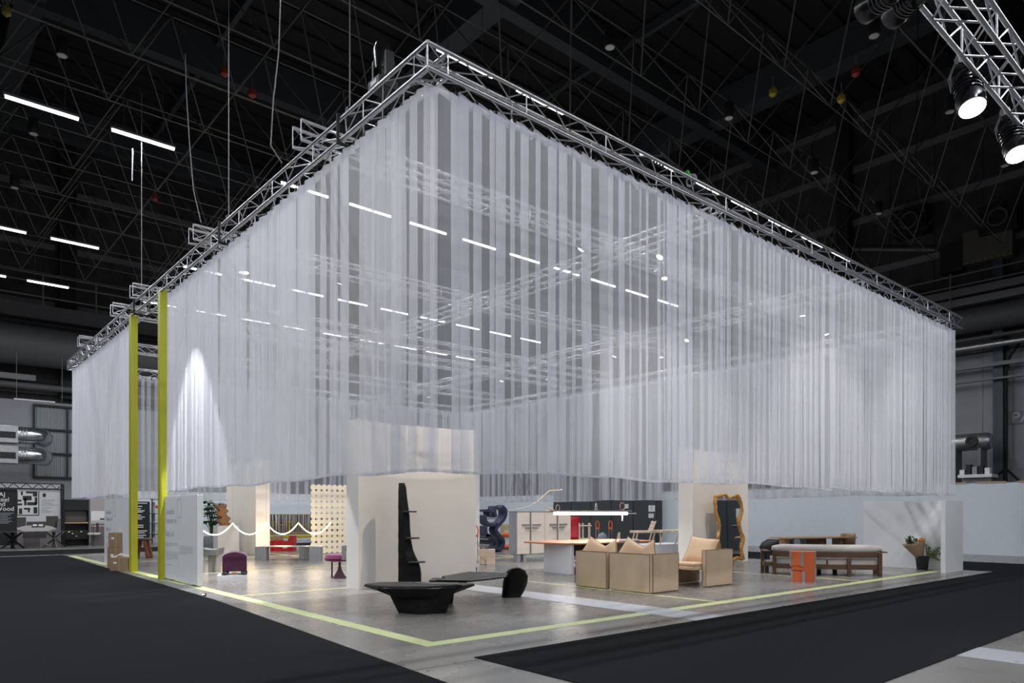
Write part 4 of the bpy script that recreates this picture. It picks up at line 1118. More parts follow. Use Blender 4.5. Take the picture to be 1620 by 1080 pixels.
# tall pedestal with cork sculpture
tp = G(359, 877.5); t = thing('pedestal', tp, 0, 'tall white pedestal under the cork sculpture', 'pedestal')
pbox('body', -.33, .45, -.0, .5, 0, 1.08, M_white, t, bevel=.004)
t = thing('cork_sculpture', tp+Vector((-.06, .22, 1.082)), 0, 'brown cork sculpture of stacked wavy slabs on the white pedestal', 'sculpture')
for z0, sh, sc_ in ((0, .06, 1.0), (.342, -.02, .92)):
    prof = []
    for k in range(13):
        f_ = k/12; prof.append((-.20*sc_+.05*sin(f_*9+z0*7)+sh, z0+.34*f_))
    for k in range(13):
        f_ = 1-k/12; prof.append((.15*sc_+.05*sin(f_*9+1+z0*5)+sh-.05*f_, z0+.34*f_))
    prof = prof[::-1]
    MB().prism(prof, -.17, .17, Matrix.Rotation(pi/2, 4, 'X')).build('wavy_slab', M_cork, t, bevel=.006, ang=.9)
pbox('top_block', -.24, .08, -.15, .15, .684, .76, M_cork, t, bevel=.01)
# large potted plant behind the pedestal
t = front('potted_plant', 334, 872.5, 'large green potted plant behind the cork sculpture', 'plant')
MB().lathe([(.20, 0), (.30, .12), (.33, .4), (.27, .62), (.25, .62)], 22).build('pot', M_stone, t)
rr = random.Random(4)
for k in range(22):
    a = rr.uniform(0, 2*pi); tlt = rr.uniform(.15, .75); L_ = rr.uniform(.7, 1.75)
    e = Vector((sin(tlt)*cos(a)*L_*.8, sin(tlt)*sin(a)*L_*.6, .6+L_*cos(tlt)*.9)); P = [Vector((0, 0, .6)), Vector((e.x*.4, e.y*.4, .6+(e.z-.6)*.6)), e]
    o = MB().path(P, .012, 6).build('stem', M_leaf, t)
    mb = MB()
    for j in range(7):
        b = j*2*pi/7+rr.random(); d_ = Vector((cos(b), sin(b), rr.uniform(-.35, .15))).normalized(); n_ = Vector((-sin(b), cos(b), 0)); s_ = rr.uniform(.30, .46)
        mb.add([e, e+d_*s_*.45+n_*s_*.16, e+d_*s_-Vector((0, 0, .06)), e+d_*s_*.45-n_*s_*.16], [(0, 1, 2, 3)])
    mb.build('leaf_fan', M_leaf, o)
# rope light: bright swags hung from thin wires
pk_ = [G(310, 884), G(368, 882.5), G(421.5, 881), G(472, 880), G(523, 879)]
t = thing('rope_light', pk_[2], 0, 'glowing warm rope light hung in swags before the white wall', 'string light')
ctrl = []
for i in range(len(pk_)-1):
    a, b = pk_[i]-pk_[2], pk_[i+1]-pk_[2]
    for k in range(13):
        f_ = k/12; z = 1.20-.40*(1-(2*f_-1)**2)+.0
        if i or k: 
            if not (k == 0 and i): ctrl.append(Vector((a.x+(b.x-a.x)*f_, a.y+(b.y-a.y)*f_, z)))
MB().path(ctrl, .018, 8).build('glowing_rope', M_warm, t)
for i in range(1, 5):
    a = pk_[i]-pk_[2]; MB().tube((a.x, a.y, 1.21), (a.x, a.y, TZ), .0025, 4).build('hanging_wire', M_alu2, t)
for i in range(4):
    a = (pk_[i]+pk_[i+1])/2; ld = bpy.data.lights.new('rope_glow', 'POINT'); ld.energy = 14; ld.color = (1, .74, .45); ld.shadow_soft_size = .3
    lo = bpy.data.objects.new('rope_glow', ld); COL.objects.link(lo); lo.parent = t; lo.location = a-pk_[2]+Vector((0, 0, .85))
# cream disc screen
dg = G(492, 877); vS = dg.y
t = thing('disc_screen', (dg.x, vS, 0), 0, 'cream lattice screen of overlapping discs with star-shaped gaps', 'screen')
pit = .215; rad = pit*.535; me_src = None
for i in range(12):
    for j in range(12):
        x, z = .1+pit*i, .14+pit*j
        if me_src is None:
            n = 8; P = []
            for k in range(n):
                a = pi/8+2*pi*k/n; P.append((rad*1.03*cos(a), rad*1.03*sin(a)))
            o = MB().prism(P, -.006, .006, Matrix.Rotation(pi/2, 4, 'X')).build('disc', M_cream, t, loc=(x, .0, z), flat=True); me_src = o
        else:
            o = me_src.copy(); COL.objects.link(o); o.parent = t; o.location = (x, .010*((i+j) % 2), z)
MB().tube((.1, 0, .14+pit*11), (.1, 0, TZ+.3), .003, 4).build('hanging_wire', M_alu2, t)
MB().tube((2.4, 0, .14+pit*11), (2.4, 0, TZ+.3), .003, 4).build('hanging_wire', M_alu2, t)
# purple stools and stone block near the big cream wall
t = front('magenta_stool', 534, 914, 'magenta velvet stool with a cone foot and a slim leg', 'stool')
q = 16.8/F
MB().lathe([(.20, .39), (.34, .41), (.37, .47), (.34, .55), (.2, .58), (.02, .585)], 28, (.02, .12, 0)).build('seat', M_magenta, t)
MB().lathe([(.16, 0), (.15, .02), (.05, .2), (.03, .3), (.03, .40)], 6, (.05, .0, 0)).build('cone_foot', mat('plum_lacquer', (.09, .006, .045), .4), t, flat=True)
MB().lathe([(.02, 0), (.02, .40)], 12, (-.17, .15, 0)).build('leg', mat('plum_lacquer', (0, 0, 0)), t)
t = front('violet_trestle', 553, 917, 'violet trestle with a grey stone block on top, half hidden by the cream wall', 'table')
pbox('leg', -.07, .03, -.03, .05, 0, .46, M_violet, t, bevel=.004); pbox('leg', .35, .45, -.03, .05, 0, .46, M_violet, t, bevel=.004)
pbox('stone_block', -.17, .5, -.06, .3, .462, .80, M_stone, t, bevel=.006)
pbox('dark_slot', -.07, -.04, -.065, -.058, .68, .80, M_black, t)
# reed bench, yellow
vb = G(455, 864).y; ub = onv(419, vb); ue = onv(548, vb)
t = thing('reed_bench', (ub, vb, 0), 0, 'long yellow-framed bench with a brown reed backrest at the rear left', 'bench')
LB = ue-ub; zt_b = zat(813.5, ub, vb)
M_yel = mat('mustard_yellow_frame', (.42, .33, .03), .5)
pbox('seat', 0, LB, 0, .5, .36, .50, M_yel, t, bevel=.01)
for z in (.62, 1.0, zt_b): pbox('rail', 0, LB, .5, .56, z-.03, z, M_yel, t)
n = int(LB/.05)
for k in range(n): MB().tube((.03+LB*k/n, .53, .52), (.03+LB*k/n+rnd(-.05, .05), .53, zt_b+.01), .021, 5).build('reed', M_reed, t)
for x in (.35, LB*.33, LB*.66, LB-.3):
    pbox('post', x-.03, x+.03, .44, .5, 0, 1.15, M_yel, t); pbox('leg', x-.03, x+.03, .02, .08, 0, .36, M_yel, t)
    pbox('shelf_bracket', x-.3, x+.3, .40, .44, 1.10, 1.13, M_yel, t)
# red crates with goods
for i, (px, pw, lab, hh) in enumerate(((427, 8, 'red plastic crate, leftmost of the row behind the steel bench', .40), (438, 12, 'red plastic crate with kraft boxes, second of the row behind the steel bench', .44), (451, 13, 'red plastic crate with white print, third of the row behind the steel bench', .40), (461, 7, 'tall red plastic crate at the right of the row behind the steel bench', .62))):
    p = G(px, 871.5); t = thing('red_crate', p, FACE, lab, 'crate', 'red crates behind the steel bench'); wq = pw*29/F/2; 
    for nm, b in (('side', (-wq, wq, -.0, .02, 0, hh)), ('side', (-wq, wq, .38, .40, 0, hh)), ('end', (-wq, -wq+.02, .02, .38, 0, hh)), ('end', (wq-.02, wq, .02, .38, 0, hh)), ('bottom', (-wq+.02, wq-.02, .02, .38, 0, .02))):
        pbox(nm, *b, M_red, t)
    pbox('rim', -wq-.01, wq+.01, -.012, 0, hh-.05, hh, M_red, t)
    if i == 2: pbox('print', -wq*.5, wq*.6, -.004, -.001, .12, .22, M_paper, t)
    if i == 1: pbox('kraft_box', -.16, .14, .06, .34, .03, .62, M_kraft, t)
# wooden stool seen through the gate
t = front('trestle_stool', 225, 882, 'small russet wooden stool seen through the yellow gate', 'stool')
q = 27/F
MB().box(-.30, .28, -.12, .2, .60, .66).build('seat', M_walnut, t, bevel=.01)
for s_ in (-1, 1):
    for y in (-.08, .14): MB().prism([(s_*.10-.05, 0), (s_*.10+.05, 0), (s_*.10+.05, .02), (s_*.10-.05, .02)], 0, .02).build('foot', M_rust, t, loc=(s_*.13, y, 0)); MB().path([(s_*.24, y, .02), (s_*.17, y, .35), (s_*.12, y, .60)], [.07, .06, .055], 8).build('leg', M_rust, t)
# cardboard boxes
def box_thing(px, py, w_, d_, h_, z, lab, rz, flaps=True):
    t = thing('cardboard_box', G(px, py)+Vector((0, 0, z)), rz, lab, 'box', 'cardboard boxes by the gate')
    pbox('carton', -w_/2, w_/2, 0, d_, 0, h_, M_kraft, t, bevel=.006)
    pbox('tape_strip', -.025, .025, -.001, d_+.001, .0, h_+.0015, mat('parcel_tape', (.36, .26, .17), .3), t)
    pbox('shipping_label', -w_*.3, -w_*.12, -.003, -.001, h_*.55, h_*.68, M_paper, t)
    return t
box_thing(183, 899.5, .50, .26, .60, 0, 'large cardboard box at the bottom of the stack by the left text panel', FACE-.1)
box_thing(183.5, 899.5, .44, .25, .40, .602, 'cardboard box on top of the stack by the left text panel', FACE-.05)
t = box_thing(188, 903, .46, .28, .36, 0, 'small cardboard box with white straps in front of the stack', FACE+.1)
for k in range(3): MB().path([(-.2+.05*k, .02, .36), (-.05, .1+.08*k, .42+.02*k), (.12, .2, .40), (.2, .12+.04*k, .37)], .010, 5).build('white_strap', M_paper, t)
# tiny floor projector and mug-sized spot near the text panel
t = front('floor_spot', 324, 942.5, 'tiny black floor spotlight on the tape by the right text panel', 'light')
MB().lathe([(.03, 0), (.03, .05), (.035, .055)], 12).build('body', M_gloss, t)
MB().lathe([(.022, 0), (.022, .01)], 12, (-.01, -.03, .03)).build('lens', M_lens, t)

# ---------------------------------------------------------------- far left: furniture posters and shelving
vB = 32.0
UL = lambda px: onv(px, vB)
def zz(py, px=80): return zat(py, UL(px), vB)
t = thing('poster_wall', (UL(0), vB, 0), 0, 'large furniture poster wall with a photo of sofas, far left', 'poster'); o0 = UL(0)
ztop = zz(774, 40)
pbox('black_banner', UL(-40)-o0, UL(27)-o0, 0, .06, .1, ztop, M_blackink, t)
W_ = UL(95)-UL(27); b = pbox('photo_panel', UL(27)-o0, UL(95)-o0, 0, .06, .1, ztop, mat('poster_white', (.55, .54, .55), .7), t)
def pr_(px0, px1, py0, py1, m, y=-.004, nm='printed_shape', par=None):
    return MB().box(UL(px0)-o0, UL(px1)-o0, y, y+.004, zz(py1, px0), zz(py0, px0)).build(nm, m, par or t)
M_p1 = mat('print_black', (.02, .02, .02), .7); M_p2 = mat('print_olive', (.06, .055, .045), .7); M_p3 = mat('print_dark_table', (.045, .040, .042), .7)
M_p4 = mat('print_floor', (.19, .17, .175), .7)
frm = pr_(27, 62, 776, 815.5, M_p1); pr_(28, 60.5, 776, 814, mat('print_art_white', (.62, .60, .58), .7), -.008)
for a, b_, c, d_ in ((33, 36, 777, 783), (41, 52, 777, 780), (52, 59, 777, 785), (36, 50, 784, 791), (38, 42, 788, 799), (43, 58, 794, 799), (55, 59, 786, 797), (28, 34, 790, 793), (28, 35, 796, 799), (30, 35, 804, 813), (38, 48, 803, 806), (44, 47, 806, 810), (53, 59, 802, 812)):
    pr_(a, b_, c, d_, M_p1, -.012)
pr_(27, 95, 838, 868, M_p4)
pr_(27, 41, 818, 834, M_p2, -.008); pr_(42, 90, 825, 835, M_p2, -.008); pr_(73, 92, 816, 826, M_p2, -.010); pr_(88, 95, 820, 845, mat('print_grey_sofa', (.16, .155, .16), .7), -.008)
def ell(cx_, cy_, rx_, ry_, m, y):
    n = 28; P = []
    for k in range(n):
        a = 2*pi*k/n; P.append((UL(cx_+rx_*cos(a))-o0, zz(cy_, cx_)+(zz(cy_-ry_, cx_)-zz(cy_, cx_))*sin(a)))
    return MB().prism(P, -y-.003, -y, Matrix.Rotation(pi/2, 4, 'X')).build('printed_shape', m, t)
ell(54, 845, 20, 12, M_p3, -.012) if 0 else None
pr_(36, 73, 838, 851, M_p3, -.012); pr_(37, 63, 851, 867, mat('print_plinth', (.10, .085, .085), .7), -.010)
o = MB(); P = [(UL(57+29*cos(2*pi*k/28))-o0, zz(835.5, 56)+.15*sin(2*pi*k/28)) for k in range(28)]
MB().prism(P, .016, .020, Matrix.Rotation(pi/2, 4, 'X')).build('printed_table_top', mat('print_pale_table', (.52, .48, .48), .7), t)
pr_(50, 71, 831, 834, M_p2, -.024); pr_(52, 58, 829, 832, M_paper, -.028); pr_(61, 68, 829, 832, M_paper, -.028)
MB().prism([(UL(70+2.8*cos(2*pi*k/20))-o0, zz(783, 70)+.095*sin(2*pi*k/20)) for k in range(20)], .004, .008, Matrix.Rotation(pi/2, 4, 'X')).build('round_emblem', M_p1, t)
rx = (pi/2, 0, 0); ps = depth(0, vB)/F/RX[0]
for k, (s_, y_) in enumerate((('High Quality', 791.5), ('Furniture', 794.5), ('and Metals', 797), ('Home Products', 799.5))):
    text(s_, .085, M_ink, t, (UL(66)-o0, -.005, zz(y_, 66)), rx, sx=1.2)
for k in range(5): pr_(66, 82-(k % 3)*3, 802+2*k, 802.6+2*k, M_ink)
for s_, y_ in (('AJ', 785), ('Steel', 793), ('and', 800), ('Wood', 807.5)):
    text(s_, .27, M_paper, t, (UL(-8 if s_ != 'AJ' else -2)-o0, -.004, zz(y_, 5)), rx, sx=.98)
for k in range(7): pr_(0, 22-(k*5 % 11), 811+2.6*k, 812+2.6*k, M_ink)
# little truss above the posters
tt = thing('poster_truss', (UL(-20), vB-.05, ztop+.04), 0, 'flat black truss strip above the far left posters', 'truss'); Lp = UL(99)-UL(-20); hh = zz(764, 40)-ztop-.05
pbox('fascia', 0, Lp, .12, .14, 0, hh, mat('poster_white', (0, 0, 0)), tt)
for z in (0, hh): MB().tube((0, 0, z), (Lp, 0, z), .028, 6).build('chord', M_black, tt)
n = 12
for k in range(n):
    a, b_ = Lp*k/n, Lp*(k+1)/n
    MB().tube((a, 0, 0 if k % 2 else hh), (b_, 0, hh if k % 2 else 0), .018, 5).build('brace', M_black, tt)
for px in (97, 100): MB().tube((UL(px)-UL(-20), 0, -ztop-.04+.0), (UL(px)-UL(-20), 0, hh), .035, 6).build('post', M_black, tt)
# black shelf unit
t = thing('black_shelving', (UL(101), vB, 0), 0, 'black open shelving with an oak shelf, right of the poster wall', 'shelf unit')
W_ = UL(141)-UL(101); z_ = zz(790, 120)
pbox('back_panel', 0, W_, .4, .43, 0, z_, M_black, t)
for x in (0, W_-.04): pbox('upright', x, x+.04, 0, .4, 0, z_, M_black, t)
pbox('top_panel', .04, W_-.04, 0, .39, zz(807), z_, M_black, t)
pbox('grey_infill', .05, W_-.05, .3, .39, zz(825), zz(808), mat('grey_glass_panel', (.12, .12, .12), .3), t)
pbox('oak_shelf', .04, W_-.04, 0, .4, zz(828), zz(826), M_oak, t)
pbox('wine_rack', .04, W_-.04, .05, .39, .3, zz(839), M_black, t)
for k in range(12): pbox('fluted_slat', .08+k*(W_-.16)/12, .08+(k+.5)*(W_-.16)/12, .02, .048, .35, zz(840), mat('dark_slat', (.03, .028, .026), .5), t)
for k, (x, y_) in enumerate(((.35, 844), (.5, 848), (.7, 841), (.2, 841))): MB().lathe([(.035, 0), (.035, .03)], 10).build('bottle_end', M_chrome, t, loc=(x, -.0, zz(y_, 105))).rotation_euler = (pi/2, 0, 0)
for k in range(3): MB().lathe([(.03, 0), (.005, .01), (.005, .07), (.03, .08), (.035, .14)], 10, (W_*.62+.12*k, .15, zz(826)+.0)).build('wine_glass', mat('clear_glass_grey', (.4, .4, .42), .1), t) if 0 else None
# second poster
t = thing('poster_wall', (UL(143), vB, 0), 0, 'pinkish furniture photo poster with a white dining table, right of the black shelving', 'poster'); o0 = UL(143)
pbox('photo_panel', 0, UL(205)-o0, 0, .06, .1, zz(786, 150), mat('print_pink_wall', (.42, .36, .36), .7), t)
pr_(144, 205, 808, 825, M_paper, nm='printed_shape', par=t); pr_(144, 205, 823, 827, mat('print_pale_table', (0, 0, 0)), -.008, par=t); pr_(158, 205, 819.5, 822, M_p2, -.008, par=t); pr_(144, 205, 833, 866, mat('print_rug', (.17, .13, .13), .7), par=t); pr_(152, 156, 827, 845, M_p3, -.008, par=t)
# metal tables and chairs in front of the posters
def x_table(px, lab, m):
    t = thing('cross_leg_table', (UL(px), vB-1.2, 0), 0, lab, 'table', 'cross-legged tables before the posters')
    for a, b_ in (((-.42, 0, 0), (.36, 0, .72)), ((.42, 0, 0), (-.36, 0, .72)), ((0, -.42, 0), (0, .36, .72)), ((0, .42, 0), (0, -.36, .72))):
        MB().tube(a, b_, .04, 4).build('leg', m, t, flat=True)
    MB().lathe([(.75, .722), (.75, .74)], 28).build('glass_top', mat('smoked_top', (.10, .10, .10), .1), t)
x_table(15, 'black cross-legged table in front of the black banner', M_black)
x_table(79, 'chrome cross-legged table in front of the sofa poster', M_chrome)
t = thing('wire_chair', (UL(158), vB-1.0, 0), 0, 'thin black wire bar table and white shell chair at the pinkish poster', 'chair')
for x in (-.45, .45):
    for y in (0, .5): MB().tube((x, y, 0), (x, y, 1.0), .015, 5).build('leg', M_black, t)
for y in (0, .5): MB().tube((-.45, y, 1.0), (.45, y, 1.0), .015, 5).build('rail', M_black, t)
MB().lathe([(.03, .5), (.26, .52), (.28, .58), (.26, .6)], 16, (-.3, .7, 0)).build('shell_seat', M_paper, t)
# through the gate: black price banner and shelving
t = thing('black_banner', (UL(213), vB, 0), 0, 'black banner with white lines of print, seen through the yellow gate', 'banner'); o0 = UL(213)
pbox('sheet', 0, UL(237)-o0, 0, .05, .3, zz(793, 220), M_blackink, t)
for k, (y_, w_) in enumerate(((795, 18), (800, 10), (804, 8), (807, 14), (809, 11), (814, 8), (817, 14), (820, 10), (830, 12), (833, 12), (839, 18), (842, 14), (846, 16), (849, 12))):
    pr_(215, 215+w_, y_, y_+1.2, M_paper, par=t)
t = thing('open_rack', (UL(240), vB, 0), 0, 'black open rack with a red ornament, right of the black banner in the gate', 'rack'); W_ = UL(262)-UL(240)
for x in (0, W_*.45, W_): pbox('upright', x, x+.05, 0, .05, 0, 2.3, M_black, t)
for z in (.45, 1.0, 1.5, 2.2): pbox('shelf', 0, W_, 0, .4, z, z+.03, M_black, t)
MB().prism([(.12*cos(2*pi*k/10)*(1 if k % 2 else .4), .12*sin(2*pi*k/10)*(1 if k % 2 else .4)) for k in range(10)], 0, .04, Matrix.Translation((W_*.35, 0, 1.85)) @ Matrix.Rotation(pi/2, 4, 'X')).build('red_star', M_red, t)
pbox('white_sheet', .1, W_*.4, .42, .44, .3, 2.1, mat('poster_white', (0, 0, 0)), t)

# left hall wall: lower white band, windows, ducts
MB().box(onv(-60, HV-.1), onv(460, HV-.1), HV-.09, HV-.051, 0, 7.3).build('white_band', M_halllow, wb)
wx0, wx1 = onv(52, HV-.2), onv(112, HV-.2)
wn = struct(thing('window_1', (wx0, HV-.2, 0), 0, 'black-framed window with drawn grey curtains above the posters', 'window')); del wn['category']; del wn['label']
z0_, z1_ = zat(756, wx0, HV), zat(639, wx0, HV); WW = wx1-wx0
pbox('window_frame', 0, .09, -.06, .06, z0_, z1_, M_black, wn); pbox('window_frame', WW-.2, WW-.11, -.06, .06, z0_, z1_, M_black, wn); pbox('window_frame', WW+.3, WW+.4, -.06, .06, z0_, z1_, M_black, wn)
for z in (z0_, zat(718, wx0, HV), zat(680, wx0, HV), z1_-.1): pbox('window_frame', .0, WW+.4, -.07, .05, z, z+.10, M_black, wn)
mb = MB(); mb.grid([[(.05+(WW+.3)*k/160, .08+.02*sin(k*.9)+.01*sin(k*.37), z) for k in range(161)] for z in (z0_, z1_)]); mb.build('grey_curtain', mat('grey_green_drape', (.33, .35, .35), .9), wn)
def rduct(name, lab, p, q, r, m, cat='duct', rings=0, n=24):
    p, q = Vector(p), Vector(q); t = thing(name, p, 0, lab, cat); d = q-p
    MB().tube((0, 0, 0), d, r, n).build('pipe', m, t)
    for k in range(rings):
        c = d*((k+.5)/rings); e = d.normalized()*.02; MB().tube(c-e, c+e, r+.015, n).build('collar', m, t)
    return t
a = HV-1.8
za = zat(548, onv(60, a), a)
rduct('large_duct', 'huge grey round duct running along the far left wall above the window', (-14, a, za), (onv(170, a)+6, a, za), .98*1.0, M_ductdark, rings=9, n=32)
b = HV-1.0
for py, r, lab in ((505, .45, 'thick grey pipe above the huge duct on the far left wall'), (612, .16, 'thin grey pipe below the huge duct on the far left wall')):
    rduct('wall_pipe', lab, (-14, b, zat(py, onv(60, b), b)), (14, b, zat(py, onv(60, b), b)), r, M_ductdark, rings=5)
t = thing('beam_rail', (-14, b, zat(596, onv(30, b), b)), 0, 'grey box beam under the huge duct at the far left', 'beam')
pbox('box', 0, onv(56, b)+14, -.15, .15, -.14, .14, M_rail, t)
t = thing('walkway', (-14, a-.4, 0), 0, 'dark service walkway with railings on the far left wall', 'walkway')
zw = zat(478, onv(60, a), a)
pbox('deck', 0, 26, 0, 1.2, zw-.9, zw-.2, M_ductdark, t)
for z in (zw+.2, zw+.9, zw+1.3): MB().tube((0, 0, z), (26, 0, z), .04, 6).build('railing', M_rail, t)
for k in range(12): MB().tube((1+2.3*k, 0, zw-.2), (1+2.3*k, 0, zw+1.3), .04, 6).build('railing_post', M_rail, t)
# silver elbow ducts
for i, (py, lab) in enumerate(((688, 'silver elbow duct by the window, upper of the two'), (720, 'silver elbow duct by the window, lower of the two'))):
    yv = HV-3.0; x0 = onv(-15, yv); x1 = onv(27, yv); x2 = onv(52, yv); zc = zat(py, x1, yv); R_ = .42
    t = thing('elbow_duct', (x0, yv, zc), 0, lab, 'duct', 'silver elbow ducts')
    pbox('box_outlet', 0, x1-x0, -.5, .5, -.42, .40, M_duct, t, bevel=.02); pbox('grille', (x1-x0)*.3, (x1-x0)*.9, -.52, -.5, -.2, .1, M_black, t)
    MB().path([(x1-x0, 0, 0), (x1-x0+.35, 0, 0), (x1-x0+.65, .1, .02), (x1-x0+.95, .35, .02), (x1-x0+1.15, .75, .0), (x1-x0+1.25, 1.6, 0)], R_*.95, 24).build('bend', mat('bright_galvanised', (.6, .62, .64), .22, .95), t)
    for k in range(3): MB().path([(x1-x0+.08+.12*k, 0, 0), (x1-x0+.11+.12*k, 0, 0)], R_, 24).build('collar', M_duct, t)
# strip lamp housing above the window
t = thing('dark_strip_lamp', (onv(22, 33), 33, zat(634, onv(50, 33), 33)), 0, 'unlit pale strip lamp hanging above the black-framed window', 'light')
pbox('housing', 0, onv(87, 33)-onv(22, 33), -.05, .05, 0, .06, mat('poster_white', (0, 0, 0)), t)
for x in (.1, 1.9): MB().tube((x, 0, .06), (x, 0, 2.2), .01, 4).build('hanger', M_rail, t)

# ---------------------------------------------------------------- right hall wall fittings
ux = HU-.9
def zr(py, px=1570, u=None): u = u or ux; return zat(py, u, onu(px, u))
rduct('large_duct', 'thick grey round duct along the right wall', (ux, -14, zr(501, 1570)), (ux, 30, zr(501, 1570)), .52, M_ductdark, rings=10, n=28)
rduct('wall_pipe', 'bright silver pipe below the thick duct on the right wall', (ux-.2, -14, zr(546)), (ux-.2, 30, zr(546)), .12, M_duct, rings=16)
rduct('wall_pipe', 'thin dark pipe just under the thick duct on the right wall', (ux, -14, zr(531)), (ux, 30, zr(531)), .08, M_ductdark)
t = thing('box_beams', (ux-.2, -14, 0), 0, 'pair of pale box beams above the thick duct on the right wall', 'beam')
for py in (461, 477): pbox('box', -.15, .15, 0, onu(1598, ux)-.0+44, zr(py, 1540)-.16, zr(py, 1540)+.14, M_ductdark if 0 else M_rail, t)
t = thing('railing', (ux-.6, -14, 0), 0, 'thin grey railing above the box beams on the right wall', 'railing')
for py in (430, 447): MB().tube((0, 0, zr(py)), (0, 44, zr(py)), .03, 6).build('rail', M_rail, t)
for k in range(11): MB().tube((0, 2+4*k, zr(495)), (0, 2+4*k, zr(425)), .03, 6).build('railing_post', M_rail, t)
t = thing('conduit_tray', (ux+.2, -14, 0), 0, 'pale cable tray and conduit under the silver pipe on the right wall', 'cable tray')
for py, h_ in ((575, .16), (598, .08)): pbox('tray', -.1, .1, 0, 44, zr(py)-h_/2, zr(py)+h_/2, mat('cable_tray_grey', (.18, .18, .19), .5), t)
y0, y1 = onu(1589, HU-.3), onu(1573, HU-.3)
t = thing('steel_column', (HU-.5, min(y0, y1), 0), 0, 'blue-grey steel column on the right wall, right of the tank', 'column')
wc = abs(y1-y0)
pbox('flange', 0, .04, 0, wc, 0, 14, M_col, t); pbox('flange', .40, .44, 0, wc, 0, 14, M_col, t); pbox('web', .04, .40, wc*.45, wc*.55, 0, 14, M_col, t)
t = thing('black_cable', (HU-.55, onu(1592, HU-.5), 0), 0, 'thick black cable beside the blue-grey column', 'cable')
MB().path([(0, 0, 2.8), (0, 0, 3.4), (0, .0, 7.5), (0, -.15, 8.1), (0, -.5, 8.6)], .06, 8).build('sheath', M_rubber, t)
MB().path([(0, 0, 3.4), (0, .5, 3.0), (0, .7, 2.75)], .05, 8).build('branch', M_rubber, t); MB().path([(0, 0, 3.4), (0, -.4, 2.95), (0, -.5, 2.75)], .05, 8).build('branch', M_rubber, t)
uT = 29.2; ya, yb = onu(1570, uT), onu(1500, uT); zc = zat(697, uT, ya); 
t = thing('storage_tank', (uT, ya, zc), pi/2, 'horizontal grey cylindrical tank behind the pale partition, right edge', 'tank')
L_ = yb-ya; rT = 14*depth(uT, ya)/F
mb = MB(); prof = [(.05, 0), (rT*.8, .03), (rT, .15), (rT, L_), (rT*.8, L_+.1), (.05, L_+.15)]
bb = MB().lathe(prof, 28); mb.add([Matrix.Rotation(pi/2, 4, 'Y') @ Vector(v) for v in bb.v], bb.f); mb.build('shell', M_duct, t)
bb = MB().lathe([(.23, 0), (.23, .15), (.14, .15), (.14, .1)], 20); mb = MB(); mb.add([Matrix.Translation((.62, rT-.05, 0)) @ Matrix.Rotation(-pi/2, 4, 'X') @ Vector(v) for v in bb.v], bb.f); mb.build('manhole', M_black, t)
pbox('cradle', .3, .4, -.4, .4, -zc, -rT*.8, M_rail, t); pbox('cradle', L_-.4, L_-.3, -.4, .4, -zc, -rT*.8, M_rail, t)
t = thing('wall_shelf', (27.4, onu(1569, 27.4), 0), 0, 'cluttered shelf top behind the pale partition, right edge', 'shelf')
zs = zat(750, 27.4, onu(1545, 27.4)); y_ = onu(1515, 27.4)-onu(1569, 27.4)
pbox('board', 0, .8, 0, y_, zs-.12, zs, M_paper, t); pbox('support', .3, .5, .1, y_-.1, 0, zs-.12, M_alu2, t)
for k, (m, h_) in enumerate(((M_paper, .25), (M_black, .35), (M_grey, .3), (M_black, .4), (M_paper, .2))): pbox('carton', .1, .4, .1+k*y_/5.4, .1+k*y_/5.4+y_/7, zs+.001, zs+h_, m, t)
t = thing('wall_sign', (HU-.06, onu(1594, HU-.06), 0), 0, 'grey wall sign with the pale letters PA, right edge', 'sign')
za_, zb2 = zat(671, HU, onu(1610, HU)), zat(650, HU, onu(1610, HU))
MB().box(-.02, 0, -1.9, 0, za_, zb2).build('board', mat('sign_grey', (.20, .20, .22), .7), t)
text('PA', .62, mat('sign_letters', (.5, .5, .53), .7), t, (-.025, -.12, za_+.08), (pi/2, 0, -pi/2), sx=1.05)
# yellow-black hoist box high on the right wall
p = ptu(1557, 384, HU-.8); t = thing('hoist_box', p, 0, 'pale box with yellow and black edging high on the right wall', 'box')
pbox('body', 0, .5, -1.0, .8, -.75, .65, mat('dull_beige_box', (.10, .095, .075), .7), t)
for k in range(8): MB().box(-.01, 0, -1.0+.225*k, -.9+.225*k, -.75, -.66).build('warning_stripe', mat('dull_yellow', (.22, .16, .02), .6), t)
pbox('black_side_box', 0, .5, .82, 1.7, -.9, .3, M_black, t)  # plain black box beside the beige body
# dark extractor fans
for px, py, lab in ((1578, 343, 'dark extractor box on the right wall near the railing'), (1438, 348, 'tangle of dark hoists high on the right wall')):
    p = ptu(px, py, HU-1.0); t = thing('extractor', p, 0, lab, 'fan')
    pbox('housing', 0, .8, -.7, .7, -.6, .6, M_black, t, bevel=.03)
    MB().path([(-.03, .35*cos(k*pi/8), .35*sin(k*pi/8)) for k in range(16)], .05, 6, closed=True).build('ring', M_ductdark, t)

